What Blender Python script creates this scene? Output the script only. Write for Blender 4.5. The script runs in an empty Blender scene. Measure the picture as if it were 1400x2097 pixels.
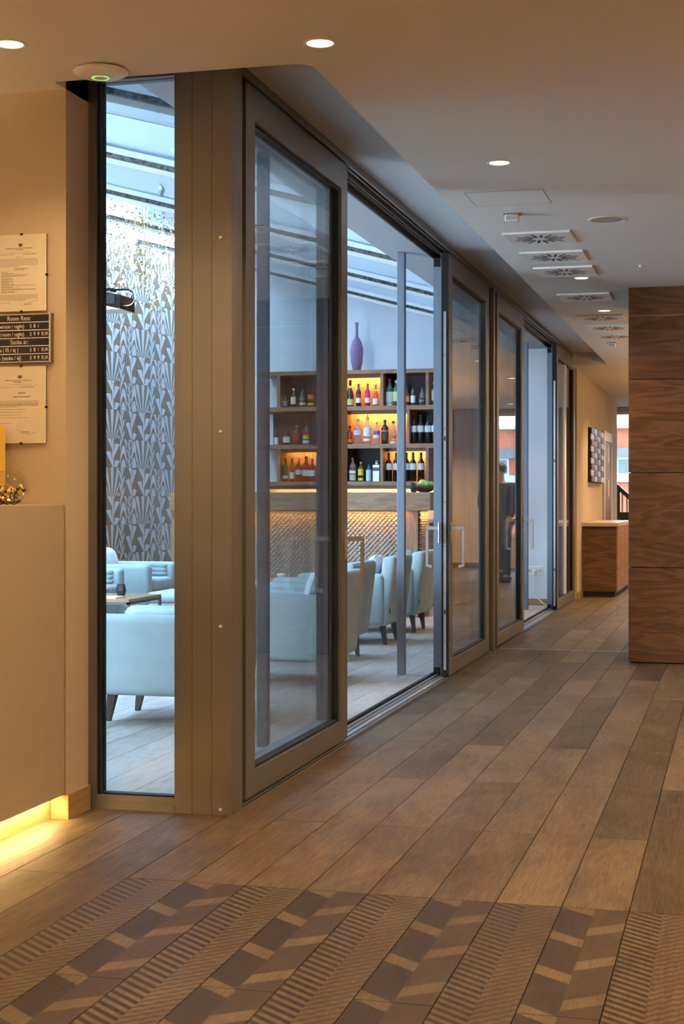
import bpy, bmesh, math, random
from mathutils import Vector, Matrix
R = random.Random(7)
S = bpy.context.scene
COL = S.collection

# ------------------------------------------------------------------ camera, world, light, exposure
EYE = 1.23
cam = bpy.data.cameras.new('camera'); camo = bpy.data.objects.new('camera', cam); COL.objects.link(camo)
cam.sensor_fit = 'HORIZONTAL'; cam.sensor_width = 36.0; cam.lens = 36.0 * 3110 / 1400
cam.shift_y = -28.5 / 1400; cam.clip_start = 0.05; cam.clip_end = 200
camo.location = (0, 0, EYE); camo.rotation_euler = (math.pi / 2, 0, math.atan2(813.5, 3110))
S.camera = camo

w = bpy.data.worlds.new('overcast_sky'); S.world = w; w.use_nodes = True
bg = w.node_tree.nodes['Background']
bg.inputs[0].default_value = (0.60, 0.80, 1.0, 1); bg.inputs[1].default_value = 27.0
S.view_settings.view_transform = 'Standard'; S.view_settings.look = 'None'
S.view_settings.exposure = 0.68; S.view_settings.gamma = 1.0; S.view_settings.use_curve_mapping = False
cy = S.cycles
cy.use_denoising = True
cy.max_bounces = 10; cy.diffuse_bounces = 4; cy.glossy_bounces = 5; cy.transmission_bounces = 6; cy.transparent_max_bounces = 24
cy.sample_clamp_indirect = 6.0; cy.caustics_reflective = False; cy.caustics_refractive = False

WARM = (1.0, 0.65, 0.33)
LED = (1.0, 0.50, 0.13)
def area(name, loc, rot, sx, sy, power, color=WARM, portal=False, parent=None, spread=math.pi):
    l = bpy.data.lights.new(name, 'AREA'); l.shape = 'RECTANGLE'; l.size = sx; l.size_y = sy
    l.energy = power; l.color = color; l.spread = spread
    if portal: l.cycles.is_portal = True
    o = bpy.data.objects.new(name, l); COL.objects.link(o); o.location = loc; o.rotation_euler = rot
    if parent: o.parent = parent; o.matrix_parent_inverse = Matrix.Translation(-parent.location)
    return o
# skylight plane: z = 2.99 + 0.27 * (-2.345 - x)
PITCH = 0.27
def roofz(x): return 2.99 + PITCH * (-2.345 - x)
area('skylight_portal', (-5.4, 11.5, roofz(-5.4) + 0.5), (0, math.atan(PITCH), 0), 6.7, 12.2, 1, portal=True)
area('end_window_portal', (-0.1, 26.62, 1.75), (math.pi / 2, 0, math.pi), 3.6, 2.1, 1, portal=True)

# ------------------------------------------------------------------ shader helpers
class V:
    def __init__(s, t, k): s.t = t; s.k = k
    def _b(s, op, o, c=None, rev=False):
        n = s.t.nodes.new('ShaderNodeMath'); n.operation = op
        a, b = (o, s) if rev else (s, o)
        for i, q in ((0, a), (1, b), (2, c)):
            if q is None: continue
            if isinstance(q, V): s.t.links.new(q.k, n.inputs[i])
            else: n.inputs[i].default_value = q
        return V(s.t, n.outputs[0])
    def __add__(s, o): return s._b('ADD', o)
    def __radd__(s, o): return s._b('ADD', o)
    def __sub__(s, o): return s._b('SUBTRACT', o)
    def __rsub__(s, o): return s._b('SUBTRACT', o, rev=True)
    def __mul__(s, o): return s._b('MULTIPLY', o)
    def __rmul__(s, o): return s._b('MULTIPLY', o)
    def __truediv__(s, o): return s._b('DIVIDE', o)
    def fr(s): return s._b('FRACT', None)
    def ab(s): return s._b('ABSOLUTE', None)
    def lt(s, o): return s._b('LESS_THAN', o)
    def gt(s, o): return s._b('GREATER_THAN', o)
    def mx(s, o): return s._b('MAXIMUM', o)
    def mn(s, o): return s._b('MINIMUM', o)
    def sin(s): return s._b('SINE', None)
    def sq(s): return s._b('SQRT', None)
def within(v, a, b): return v.gt(a) * v.lt(b)

class Mat:
    def __init__(s, name):
        s.m = bpy.data.materials.new(name); s.m.use_nodes = True; s.t = s.m.node_tree
        s.p = s.t.nodes['Principled BSDF']; s.out = s.t.nodes['Material Output']
    def link(s, a, b): s.t.links.new(a.k if isinstance(a, V) else a, b)
    def pos(s):
        g = s.t.nodes.new('ShaderNodeNewGeometry'); x = s.t.nodes.new('ShaderNodeSeparateXYZ'); s.link(g.outputs['Position'], x.inputs[0])
        return V(s.t, x.outputs[0]), V(s.t, x.outputs[1]), V(s.t, x.outputs[2])
    def obj(s):
        g = s.t.nodes.new('ShaderNodeTexCoord'); x = s.t.nodes.new('ShaderNodeSeparateXYZ'); s.link(g.outputs['Object'], x.inputs[0])
        return V(s.t, x.outputs[0]), V(s.t, x.outputs[1]), V(s.t, x.outputs[2])
    def rnd(s):
        return V(s.t, s.t.nodes.new('ShaderNodeObjectInfo').outputs['Random'])
    def vec(s, x, y, z):
        n = s.t.nodes.new('ShaderNodeCombineXYZ')
        for i, q in enumerate((x, y, z)):
            if isinstance(q, V): s.link(q, n.inputs[i])
            else: n.inputs[i].default_value = q
        return n.outputs[0]
    def noise(s, vec, scale=1.0, detail=4.0, rough=0.55, dist=0.0):
        n = s.t.nodes.new('ShaderNodeTexNoise'); n.inputs['Scale'].default_value = scale; n.inputs['Detail'].default_value = detail
        n.inputs['Roughness'].default_value = rough; n.inputs['Distortion'].default_value = dist
        if vec is not None: s.link(vec, n.inputs['Vector'])
        return V(s.t, n.outputs[0])
    def ramp(s, f, stops):
        n = s.t.nodes.new('ShaderNodeValToRGB'); e = n.color_ramp.elements
        while len(e) < len(stops): e.new(0.5)
        for q, (p, c) in zip(e, stops): q.position = p; q.color = (*c, 1)
        s.link(f, n.inputs[0]); return n.outputs[0]
    def mix(s, f, a, b, blend='MIX'):
        n = s.t.nodes.new('ShaderNodeMix'); n.data_type = 'RGBA'; n.blend_type = blend
        if isinstance(f, V): s.link(f, n.inputs[0])
        else: n.inputs[0].default_value = f
        for q, i in ((a, 6), (b, 7)):
            if isinstance(q, tuple): n.inputs[i].default_value = (*q, 1)
            else: s.link(q, n.inputs[i])
        return n.outputs[2]
    def col(s, c):
        if isinstance(c, tuple): s.p.inputs['Base Color'].default_value = (*c, 1)
        else: s.link(c, s.p.inputs['Base Color'])
        return s
    def set(s, rough=None, metal=None, **k):
        if rough is not None:
            if isinstance(rough, V): s.link(rough, s.p.inputs['Roughness'])
            else: s.p.inputs['Roughness'].default_value = rough
        if metal is not None: s.p.inputs['Metallic'].default_value = metal
        for a, b in k.items(): s.p.inputs[a.replace('_', ' ')].default_value = b
        return s
    def bump(s, h, strength=0.2, dist=0.01):
        n = s.t.nodes.new('ShaderNodeBump'); n.inputs['Strength'].default_value = strength; n.inputs['Distance'].default_value = dist
        s.link(h, n.inputs['Height']); s.link(n.outputs[0], s.p.inputs['Normal']); return s

def plain(name, c, rough=0.5, metal=0.0, var=0.06, scale=12.0, bump=0.0, **k):
    a = Mat(name); x, y, z = a.obj(); n = a.noise(a.vec(x, y, z), scale, 3)
    lo = tuple(q * (1 - var) for q in c); hi = tuple(min(1, q * (1 + var)) for q in c)
    a.col(a.ramp(n, [(0.3, lo), (0.7, hi)])).set(rough, metal, **k)
    if bump: a.bump(a.noise(a.vec(x, y, z), scale * 12, 2), bump, 0.004)
    return a.m
def glow(name, c, strength):
    a = Mat(name); x, y, z = a.obj(); n = a.noise(a.vec(x, y, z), 5, 1)
    a.col((0.8, 0.8, 0.8)); a.link(a.ramp(n, [(0, c), (1, c)]), a.p.inputs['Emission Color']); a.p.inputs['Emission Strength'].default_value = strength
    return a.m
def glassy(name, tint, ior=1.45, rough=0.0, haze=0.0, body=(0.8, 0.8, 0.8)):
    a = Mat(name); t = a.t
    tr = t.nodes.new('ShaderNodeBsdfTransparent'); tr.inputs[0].default_value = (*tint, 1)
    gl = t.nodes.new('ShaderNodeBsdfGlossy'); gl.inputs['Roughness'].default_value = rough
    lw = t.nodes.new('ShaderNodeLayerWeight'); lw.inputs[0].default_value = 0.5
    fr = V(t, lw.outputs['Facing'])._b('POWER', 5.0) * (1.05 * (ior - 1) / 0.42) + ((ior - 1) / (ior + 1)) ** 2
    mx = t.nodes.new('ShaderNodeMixShader'); a.link(fr, mx.inputs[0]); a.link(tr.outputs[0], mx.inputs[1]); a.link(gl.outputs[0], mx.inputs[2])
    o = mx
    if haze:
        a.col(body).set(0.2); o = t.nodes.new('ShaderNodeMixShader'); o.inputs[0].default_value = haze
        a.link(mx.outputs[0], o.inputs[1]); a.link(a.p.outputs[0], o.inputs[2])
    else: t.nodes.remove(a.p)
    a.link(o.outputs[0], a.out.inputs[0]); return a.m

# ------------------------------------------------------------------ floor tile grid
PW, PL = 0.199875, 0.9717          # plank width, half plank length
X0, Y0 = -1.9167, 4.5861           # a joint line, edge of the patterned field
def floor_mat(name, kind):
    ramps = [(0.34, (0.018, 0.0125, 0.0075)), (0.43, (0.045, 0.032, 0.0185)), (0.52, (0.085, 0.061, 0.035)), (0.64, (0.15, 0.108, 0.062))]
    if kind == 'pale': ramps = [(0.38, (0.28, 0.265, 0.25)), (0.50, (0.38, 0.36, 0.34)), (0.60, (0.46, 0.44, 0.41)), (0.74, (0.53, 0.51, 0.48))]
    a = Mat(name); x, y, z = a.pos(); r = a.rnd()
    fine = a.noise(a.vec(x * 60 + r * 40, y * 5 + r * 91, r * 7), 1.0, 6, 0.65, 0.6)
    grain = a.noise(a.vec(x * 170 + r * 40, y * 9 + r * 31, r * 7), 1.0, 3, 0.6, 0.3)
    blot = a.noise(a.vec(x * 4.2 + r * 30, y * 1.9 + r * 17, r * 9), 1.0, 4, 0.6, 0.7)
    f = fine * 0.32 + blot * 0.34 + grain * 0.34 + (r - 0.5) * 0.13
    base = a.ramp(f, ramps)
    if kind not in ('plain', 'pale'):
        u = ((x - X0) / PW).fr(); v = (Y0 - y) / PL
        left = u.lt(0.5)
        if kind == 'stripe':
            a1 = ((v - u * 0.155) / 0.0416).fr().lt(0.5)
            wob = (u * 40 + v * 9).sin() * 0.004
            a2 = ((v + u * 0.20 + wob) / 0.0416).fr().lt(0.5)
            dark = left * a1 * 0.88 + (1 - left) * a2 * 0.55
            c = a.mix(dark, a.mix(0.4, base, (0.105, 0.075, 0.042)), (0.012, 0.009, 0.0075))
        else:
            b1 = ((v - u * 0.155 - 0.261) / 0.3315).fr().lt(0.224)
            b2 = ((v + u * 0.16 - 0.295) / 0.3315).fr().lt(0.25)
            light = left * b1 + (1 - left) * b2
            tone = a.mix(left, (0.032, 0.021, 0.0145), (0.014, 0.010, 0.0085))
            c = a.mix(light, a.mix(0.85, base, tone), a.mix(0.4, base, (0.105, 0.075, 0.042)))
        base = c
    a.col(base).set(0.44 + fine * 0.22, Specular_IOR_Level=0.22)
    a.bump(grain * 0.5 + fine * 0.5, 0.35, 0.004)
    return a.m
M = {}
M['floor'] = floor_mat('floor_wood_tile', 'plain'); M['stripe'] = floor_mat('floor_tile_striped', 'stripe'); M['block'] = floor_mat('floor_tile_blocks', 'block')
M['pale'] = floor_mat('floor_daylit_tile', 'pale')  # same plank tile lightened: the lounge daylight is put into the colour
M['grout'] = plain('floor_grout', (0.035, 0.026, 0.02), 0.9)

def walnut(name, c1, c2, c3, axis='x', rough=0.38, s=1.0):
    a = Mat(name); x, y, z = a.pos(); r = a.rnd()
    if axis == 'x': p = a.vec(x * 0.9 * s + r * 13, y * 0.9 * s, z * 6 * s + r * 5); q = a.vec(x * 4 * s + r * 5, y * 4 * s, z * 130 * s)
    elif axis == 'z': p = a.vec(x * 6 * s + r * 13, y * 6 * s, z * 0.9 * s + r * 5); q = a.vec(x * 130 * s, y * 130 * s, z * 4 * s + r * 5)
    else: p = a.vec(x * 6 * s + r * 13, y * 0.9 * s, z * 6 * s + r * 5); q = a.vec(x * 130 * s, y * 4 * s, z * 130 * s)
    n = a.noise(p, 1.0, 3, 0.5, 0.9); rings = ((n * 7).fr() - 0.5).ab() * 2
    g = a.noise(q, 1.0, 4, 0.6)
    f = rings * 0.22 + g * 0.55 + n * 0.25
    a.col(a.ramp(f, [(0.22, c1), (0.5, c2), (0.78, c3)])).set(rough, Specular_IOR_Level=0.25).bump(g, 0.08, 0.003)
    return a.m
M['walnut'] = walnut('walnut_panel', (0.028, 0.013, 0.0065), (0.085, 0.043, 0.021), (0.155, 0.085, 0.042))
M['walnut_bar'] = walnut('walnut_bar', (0.15, 0.070, 0.035), (0.29, 0.148, 0.078), (0.40, 0.226, 0.125), s=1.3)
M['walnut_v'] = walnut('walnut_upright', (0.14, 0.070, 0.038), (0.26, 0.142, 0.080), (0.37, 0.215, 0.125), 'z', s=1.3)
M['oak'] = walnut('oak_skirting', (0.24, 0.145, 0.062), (0.33, 0.21, 0.095), (0.40, 0.26, 0.13), 'x')
M['ply'] = walnut('shelf_back', (0.22, 0.12, 0.05), (0.34, 0.19, 0.08), (0.44, 0.26, 0.11), 'x', s=2)
M['doorwood'] = walnut('door_wood', (0.08, 0.045, 0.025), (0.14, 0.08, 0.045), (0.2, 0.12, 0.07), 'z')

def weave(name, c, rough=0.85):
    a = Mat(name); x, y, z = a.pos()
    h = a.noise(a.vec(x * 500, y * 500, z * 60), 1, 2); k = a.noise(a.vec(x * 60, y * 60, z * 500), 1, 2); b = a.noise(a.vec(x, y, z), 1.7, 3)
    f = h * 0.4 + k * 0.3 + b * 0.3
    a.col(a.ramp(f, [(0.3, tuple(q * 0.84 for q in c)), (0.7, tuple(q * 1.1 for q in c))])).set(rough).bump(h + k, 0.15, 0.002)
    return a.m
M['wallpaper'] = weave('beige_wallpaper', (0.50, 0.41, 0.30))
M['panelfab'] = weave('counter_panel', (0.37, 0.30, 0.22))
M['wallblue'] = plain('lounge_plaster', (0.70, 0.74, 0.80), 0.85, scale=2, bump=0.05)
M['ceiling'] = plain('ceiling_paint', (0.76, 0.74, 0.71), 0.9, var=0.02, scale=1.5)
M['soffit'] = plain('soffit_daylight_grey', (0.58, 0.61, 0.66), 0.9, var=0.04, scale=30)  # greyer than the ceiling paint: the strip's cooler light put into the colour
M['bronze'] = plain('bronze_aluminium', (0.16, 0.158, 0.155), 0.38, 0.45, var=0.03, scale=3)
M['bluegrey'] = plain('grey_steel_post', (0.16, 0.19, 0.235), 0.5, 0.3, var=0.04)
M['rubber'] = plain('black_gasket', (0.008, 0.008, 0.009), 0.55, Specular_IOR_Level=0.2)
M['alu'] = plain('brushed_aluminium', (0.62, 0.62, 0.62), 0.32, 0.9, var=0.04)
M['nickel'] = plain('satin_nickel', (0.70, 0.70, 0.69), 0.28, 0.9, var=0.03)
M['screw'] = plain('screw_cap', (0.8, 0.72, 0.55), 0.4, 0.3)
M['glass'] = glassy('clear_pane', (0.955, 0.975, 0.97), 1.42)
M['dimglass'] = glassy('dimming_pane', (0.36, 0.37, 0.37), 1.42)  # dark tint added to dim the overbright daylight outside
M['roofglass'] = glassy('roof_pane', (0.84, 0.92, 0.97), 1.4)
M['white'] = plain('white_plastic', (0.78, 0.77, 0.74), 0.35, var=0.02)
M['black'] = plain('black_plastic', (0.008, 0.008, 0.009), 0.6, Specular_IOR_Level=0.06)
M['fabric'] = plain('pale_turquoise_upholstery', (0.33, 0.415, 0.435), 0.85, var=0.07, scale=9, bump=0.25)
M['pillow'] = plain('pale_blue_pillow', (0.62, 0.68, 0.74), 0.8, var=0.06, scale=7, bump=0.2)
M['legs'] = plain('dark_wood_leg', (0.03, 0.024, 0.02), 0.45)
M['roofsteel'] = plain('roof_steel', (0.62, 0.70, 0.77), 0.5, 0.1, var=0.05, scale=3)
M['trackwhite'] = plain('white_track', (0.80, 0.84, 0.87), 0.3, 0.2, var=0.03)
M['fringe'] = plain('dark_brush', (0.10, 0.105, 0.11), 0.95, var=0.9, scale=40)
M['lamp'] = glow('downlight_glow', (1.0, 0.76, 0.45), 3.2)
M['ledglow'] = glow('led_glow', (1.0, 0.66, 0.24), 9.0)
M['green'] = glow('status_ring', (0.35, 0.9, 0.15), 0.7)
M['cream'] = plain('certificate_paper', (0.70, 0.64, 0.52), 0.7, var=0.02)
M['ink'] = plain('ink', (0.05, 0.045, 0.04), 0.8)
M['inkgrey'] = plain('grey_ink', (0.30, 0.27, 0.22), 0.8)
M['signtext'] = plain('sign_lettering', (0.85, 0.82, 0.74), 0.5)
M['yellow'] = plain('yellow_card', (0.80, 0.50, 0.08), 0.6, var=0.03)
M['scale'] = plain('grey_scale_tile', (0.34, 0.28, 0.24), 0.45, var=0.08, scale=3)
M['darkback'] = plain('unlit_shelf_back', (0.085, 0.075, 0.075), 0.8)
M['redbrick'] = plain('red_brick', (0.62, 0.17, 0.09), 0.85, var=0.15, scale=3)
M['grayband'] = plain('grey_cladding', (0.22, 0.22, 0.22), 0.7)
M['gold'] = plain('gold_leaf', (0.85, 0.62, 0.28), 0.22, 1.0, var=0.1)
M['mirror'] = plain('mirror_tile', (0.50, 0.38, 0.26), 0.25, 0.5, var=0.02)
M['smoke'] = plain('dark_mirror_tile', (0.03, 0.025, 0.02), 0.35, Specular_IOR_Level=0.3)
M['worktop'] = plain('pale_worktop', (0.55, 0.46, 0.37), 0.3, var=0.05, scale=5)
M['violet'] = plain('violet_ceramic', (0.24, 0.14, 0.27), 0.35, var=0.3, scale=90, bump=0.4)

# ------------------------------------------------------------------ mesh helpers
def box(bm, x0, x1, y0, y1, z0, z1):
    v = [bm.verts.new(p) for p in ((x0, y0, z0), (x1, y0, z0), (x1, y1, z0), (x0, y1, z0), (x0, y0, z1), (x1, y0, z1), (x1, y1, z1), (x0, y1, z1))]
    for f in ((0, 3, 2, 1), (4, 5, 6, 7), (0, 1, 5, 4), (1, 2, 6, 5), (2, 3, 7, 6), (3, 0, 4, 7)): bm.faces.new([v[i] for i in f])
    return v
def lathe(bm, prof, seg=20, c=(0, 0, 0), a0=0.0, a1=2 * math.pi, sx=1.0, sy=1.0):
    full = abs(a1 - a0 - 2 * math.pi) < 1e-6; n = seg if full else seg + 1; rings = []
    for r, z in prof:
        rings.append([bm.verts.new((c[0] + sx * r * math.cos(a0 + (a1 - a0) * i / seg), c[1] + sy * r * math.sin(a0 + (a1 - a0) * i / seg), c[2] + z)) for i in range(n)])
    for a, b in zip(rings, rings[1:]):
        for i in range(seg if full else seg):
            j = (i + 1) % n
            if not full and i + 1 >= n: continue
            bm.faces.new((a[i], a[j], b[j], b[i]))
    if full:
        for rg, rv in ((rings[0], True), (rings[-1], False)):
            if prof[0 if rv else -1][0] > 1e-4: bm.faces.new(rg[::-1] if rv else rg)
def tube(bm, pts, r, seg=8):
    pts = [Vector(p) for p in pts]; rings = []
    for i, p in enumerate(pts):
        d = (pts[min(i + 1, len(pts) - 1)] - pts[max(i - 1, 0)]).normalized()
        u = d.cross(Vector((0, 0, 1)));  u = d.cross(Vector((0, 1, 0))) if u.length < 0.05 else u
        u.normalize(); v = d.cross(u); rr = r[i] if isinstance(r, (list, tuple)) else r
        rings.append([bm.verts.new(p + rr * (math.cos(2 * math.pi * k / seg) * u + math.sin(2 * math.pi * k / seg) * v)) for k in range(seg)])
    for a, b in zip(rings, rings[1:]):
        for k in range(seg): bm.faces.new((a[k], a[(k + 1) % seg], b[(k + 1) % seg], b[k]))
    bm.faces.new(rings[0][::-1]); bm.faces.new(rings[-1])
def rbox(bm, x0, x1, y0, y1, z0, z1, b=0.03, seg=3):
    t = bmesh.new(); box(t, x0, x1, y0, y1, z0, z1)
    bmesh.ops.bevel(t, geom=t.edges[:] + t.verts[:], offset=b, segments=seg, profile=0.5, affect='EDGES')
    me = bpy.data.meshes.new('tmp'); t.to_mesh(me); t.free(); n0 = len(bm.verts); bm.from_mesh(me); bpy.data.meshes.remove(me)
    bm.verts.ensure_lookup_table(); return bm.verts[n0:]
def BM(): return bmesh.new()
def attach(o, parent):
    o.parent = parent
    m = Matrix.Identity(4); p = parent
    while p: m = p.matrix_basis @ m if p.parent is None else (p.matrix_parent_inverse @ p.matrix_basis) @ m; p = p.parent
    o.matrix_parent_inverse = m.inverted()
def mesh(name, bm, mat, parent=None, smooth=False, local=False):
    bmesh.ops.recalc_face_normals(bm, faces=bm.faces[:])
    me = bpy.data.meshes.new(name); bm.to_mesh(me); bm.free(); me.materials.append(M[mat] if isinstance(mat, str) else mat)
    if smooth: me.shade_smooth()
    o = bpy.data.objects.new(name, me); COL.objects.link(o)
    if parent is not None:
        if local: o.parent = parent
        else: attach(o, parent)
    return o
def bx(name, d, mat, parent=None, bevel=0.0, **k):
    bm = BM()
    if bevel: rbox(bm, *d, b=bevel, seg=2)
    else: box(bm, *d)
    return mesh(name, bm, mat, parent, **k)
def tag(o, label, cat=None, group=None, kind=None):
    o['label'] = label
    if cat: o['category'] = cat
    if group: o['group'] = group
    if kind: o['kind'] = kind
    return o
def empty(name, loc, label=None, cat=None, group=None, kind=None, rz=0.0):
    o = bpy.data.objects.new(name, None); COL.objects.link(o); o.location = loc; o.rotation_euler = (0, 0, rz); o.empty_display_size = 0.1
    if label: tag(o, label, cat, group, kind)
    return o
def struct(name, d, mat, label, parent=None, cat=None):
    return tag(bx(name, d, mat, parent), label, cat, kind='structure')
def smoothed(o, angle=35):
    me = o.data; me.shade_smooth()
    try: me.set_sharp_from_angle(angle=math.radians(angle))
    except Exception: pass
    return o
def copy_tree(o, parent=None):
    c = o.copy(); COL.objects.link(c); c.parent = parent
    for ch in o.children: copy_tree(ch, c)
    return c
def text(name, s, size, loc, rot, mat, parent, align='LEFT', bold=0.0):
    cu = bpy.data.curves.new(name, 'FONT'); cu.body = s; cu.size = size; cu.align_x = align; cu.align_y = 'CENTER'; cu.extrude = 0.0003; cu.offset = bold
    cu.materials.append(M[mat]); o = bpy.data.objects.new(name, cu); COL.objects.link(o); 
    me = bpy.data.meshes.new_from_object(o); bpy.data.objects.remove(o); me.materials.clear(); me.materials.append(M[mat])
    o = bpy.data.objects.new(name, me); COL.objects.link(o); o.location = loc; o.rotation_euler = rot; attach(o, parent); return o

# ------------------------------------------------------------------ room shell
CZ = 2.80      # corridor ceiling
HZ = 2.943     # recess / door head
fl = struct('floor', (-9.0, 4.2, -4.2, 27.2, -0.14, -0.006), 'grout', 'wood look tile floor running through the corridor and the lounge')
def quadplank(name, x0, x1, y0, y1, mat):
    g = 0.0011
    return bx(name, (x0 + g, x1 - g, y0 + g, y1 - g, -0.0055, 0.0), mat, fl)
cache = {}
def plank(x0, y0, y1, mat, wd=PW):
    L = round(y1 - y0, 4); key = (L, mat, round(wd, 4))
    if key not in cache:
        bm = BM(); g = 0.0017
        v = box(bm, g, wd - g, g, L - g, -0.0055, 0.0)
        for i in (4, 5, 6, 7): pass
        o = mesh('plank', bm, mat, fl, local=True); cache[key] = o
    else:
        o = cache[key].copy(); COL.objects.link(o); o.parent = fl
    o.location = (x0, y0, 0); return o
# corridor planks: columns k, joints every 2*PL, odd columns offset by PL; patterned field nearer than Y0
for k in range(-3, 11):
    x0 = X0 + k * PW
    y_end = 25.6
    j = Y0 + (PL if k % 2 else 0.0)
    ys = [Y0]
    while j <= Y0 + 1e-6: j += 2 * PL
    while j < y_end: ys.append(j); j += 2 * PL
    ys.append(y_end)
    if k < 0:
        ys = [Y0 - 2 * PL, Y0] if k % 2 == 0 else [Y0 - PL]
        ys += [5.36] if k < -2 else []
        if k == -3: ys = [Y0 - PL, 5.60]
        elif k == -2: ys = [Y0 - 2 * PL, Y0, 5.60]
        else: ys = [Y0 - PL, 5.60]
    xw = PW
    for a, b in zip(ys, ys[1:]):
        if k == 0 and a >= 5.5: plank(-1.899, a, b, 'floor', X0 + PW + 1.899)
        else: plank(x0, a, b, 'floor', xw)
    if k >= 0:
        kind = 'block' if k % 2 else 'stripe'
        if k % 2: segs = [(Y0 - PL, Y0), (Y0 - 3 * PL, Y0 - PL)]
        else: segs = [(Y0 - 2 * PL, Y0), (Y0 - 4 * PL, Y0 - 2 * PL)]
        for a, b in segs: plank(x0, a, b, kind)
    else:
        plank(x0, ys[0] - 2 * PL, ys[0], 'floor')
# lounge planks
for k in range(-15, -1):
    x0 = X0 + 0.055 + k * PW
    j = 5.75 + (PL if k % 2 else 0.0); ys = [5.62]
    while j < 15.1:
        if j > 5.7: ys.append(j)
        j += 2 * PL
    ys.append(15.2)
    for a, b in zip(ys, ys[1:]):
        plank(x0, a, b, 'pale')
for k in range(11, 16):
    for a, b in ([(Y0 - PL, Y0), (Y0 - 3 * PL, Y0 - PL)] if k % 2 else [(Y0 - 2 * PL, Y0), (Y0 - 4 * PL, Y0 - 2 * PL)]): plank(X0 + k * PW, a, b, 'block' if k % 2 else 'stripe')
bx('floor_field', (X0 + 11 * PW, 4.1, Y0, 27.1, -0.0055, 0), 'floor', fl)
bx('floor_field', (X0 + 16 * PW, 4.1, -4.1, Y0, -0.0055, 0), 'floor', fl)
bx('floor_field', (-6.0, X0 - 3 * PW, -4.1, 5.36, -0.0055, 0), 'floor', fl)
bx('floor_field', (X0 - 3 * PW, X0 + 16 * PW, -4.1, Y0 - 4 * PL, -0.0055, 0), 'floor', fl)
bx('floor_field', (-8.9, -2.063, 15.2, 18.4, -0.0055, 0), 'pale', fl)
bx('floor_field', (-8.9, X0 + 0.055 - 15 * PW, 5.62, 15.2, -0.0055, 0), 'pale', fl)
bx('floor_joint_strip', (-1.899, X0 + 11 * PW, 12.34, 12.352, -0.002, 0.0008), 'alu', fl)
bx('floor_joint_strip', (-5.0, -2.2, 12.34, 12.352, -0.002, 0.0008), 'alu', fl)

bm = BM()
for d in ((-6.2, 4.2, -4.2, 5.27, CZ, 3.12), (-1.50, 4.2, 5.27, 27.0, CZ, 3.12), (-6.2, -2.50, 5.27, 5.62, CZ, 3.12), (-2.2, -1.50, 18.0, 27.0, CZ, 3.12)): box(bm, *d)
# rounded inner corner of the recess
v = []
for i in range(7):
    t = math.pi / 2 * i / 6; v.append((-1.50 - 0.07 + 0.07 * math.cos(t), 5.27 + 0.07 - 0.07 * math.sin(t)))
base = [bm.verts.new((*p, CZ)) for p in [(-1.50, 5.27)] + v]; top = [bm.verts.new((*p, HZ)) for p in [(-1.50, 5.27)] + v]
bm.faces.new(base); 
for i in range(len(base)): bm.faces.new((base[i], base[(i + 1) % len(base)], top[(i + 1) % len(base)], top[i]))
tag(mesh('ceiling', bm, 'ceiling'), 'painted corridor ceiling with a raised strip along the glass doors', kind='structure')
bm = BM(); box(bm, -2.345, -1.50, 5.60, 18.0, HZ, 3.12); box(bm, -2.50, -1.50, 5.27, 5.60, HZ, 3.12)
tag(mesh('ceiling', bm, 'soffit'), 'raised ceiling strip above the sliding glass doors', kind='structure')
struct('wall_back', (-6.2, 4.2, -4.2, -4.0, 0, CZ), 'wallpaper', 'beige wall behind the viewer')
struct('wall_side', (-6.2, -6.0, -4.0, 5.37, 0, CZ), 'wallpaper', 'beige wall far left of the reception')
struct('wall_left', (-6.0, -2.50, 5.372, 5.62, 0, 3.12), 'wallpaper', 'beige papered wall carrying the framed certificates')
struct('wall_right', (4.0, 4.2, -4.0, 11.5, 0, CZ), 'wallpaper', 'beige wall right of the corridor, out of frame')
struct('wall_corridor', (-2.06, -1.90, 18.46, 24.7, 0, CZ), 'wallpaper', 'beige corridor wall beyond the glass doors')
struct('wall_right', (2.0, 2.2, 12.9, 26.5, 0, CZ), 'wallpaper', 'beige wall behind the walnut block')
struct('baseboard_right', (1.985, 2.0, 12.9, 26.4, 0, 0.09), 'doorwood', 'dark skirting on the far right wall')
struct('wall_lounge', (-9.0, -1.93, 17.42, 17.6, 0, 5.2), 'wallblue', 'pale blue plaster wall behind the bar')
struct('wall_lounge', (-8.8, -8.6, 5.62, 17.42, 0, 5.0), 'wallblue', 'pale wall at the left end of the lounge')
struct('wall_lounge', (-8.8, -2.3, 5.50, 5.62, 3.12, 5.2), 'wallblue', 'gable wall above the corner glazing')
struct('baseboard_lounge', (-2.9, -2.07, 17.40, 17.42, 0, 0.075), 'oak', 'oak skirting under the lounge power sockets')
struct('wall_lounge', (-2.2, -2.06, 17.6, 18.4, 0, 3.0), 'wallblue', 'return wall behind the last sliding leaf')
# skirting on the reception wall corner
bm = BM(); box(bm, -2.556, -2.484, 5.358, 5.372, 0, 0.095); box(bm, -2.4995, -2.484, 5.372, 5.565, 0, 0.095)
tag(mesh('baseboard_left', bm, 'oak'), 'light oak skirting wrapping the beige wall corner', kind='structure')
bm = BM(); box(bm, -1.90, -1.885, 18.46, 19.06, 0, 0.085)
tag(mesh('baseboard_corridor', bm, 'oak'), 'light oak skirting between glass doors and far cabinet', kind='structure')

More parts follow.
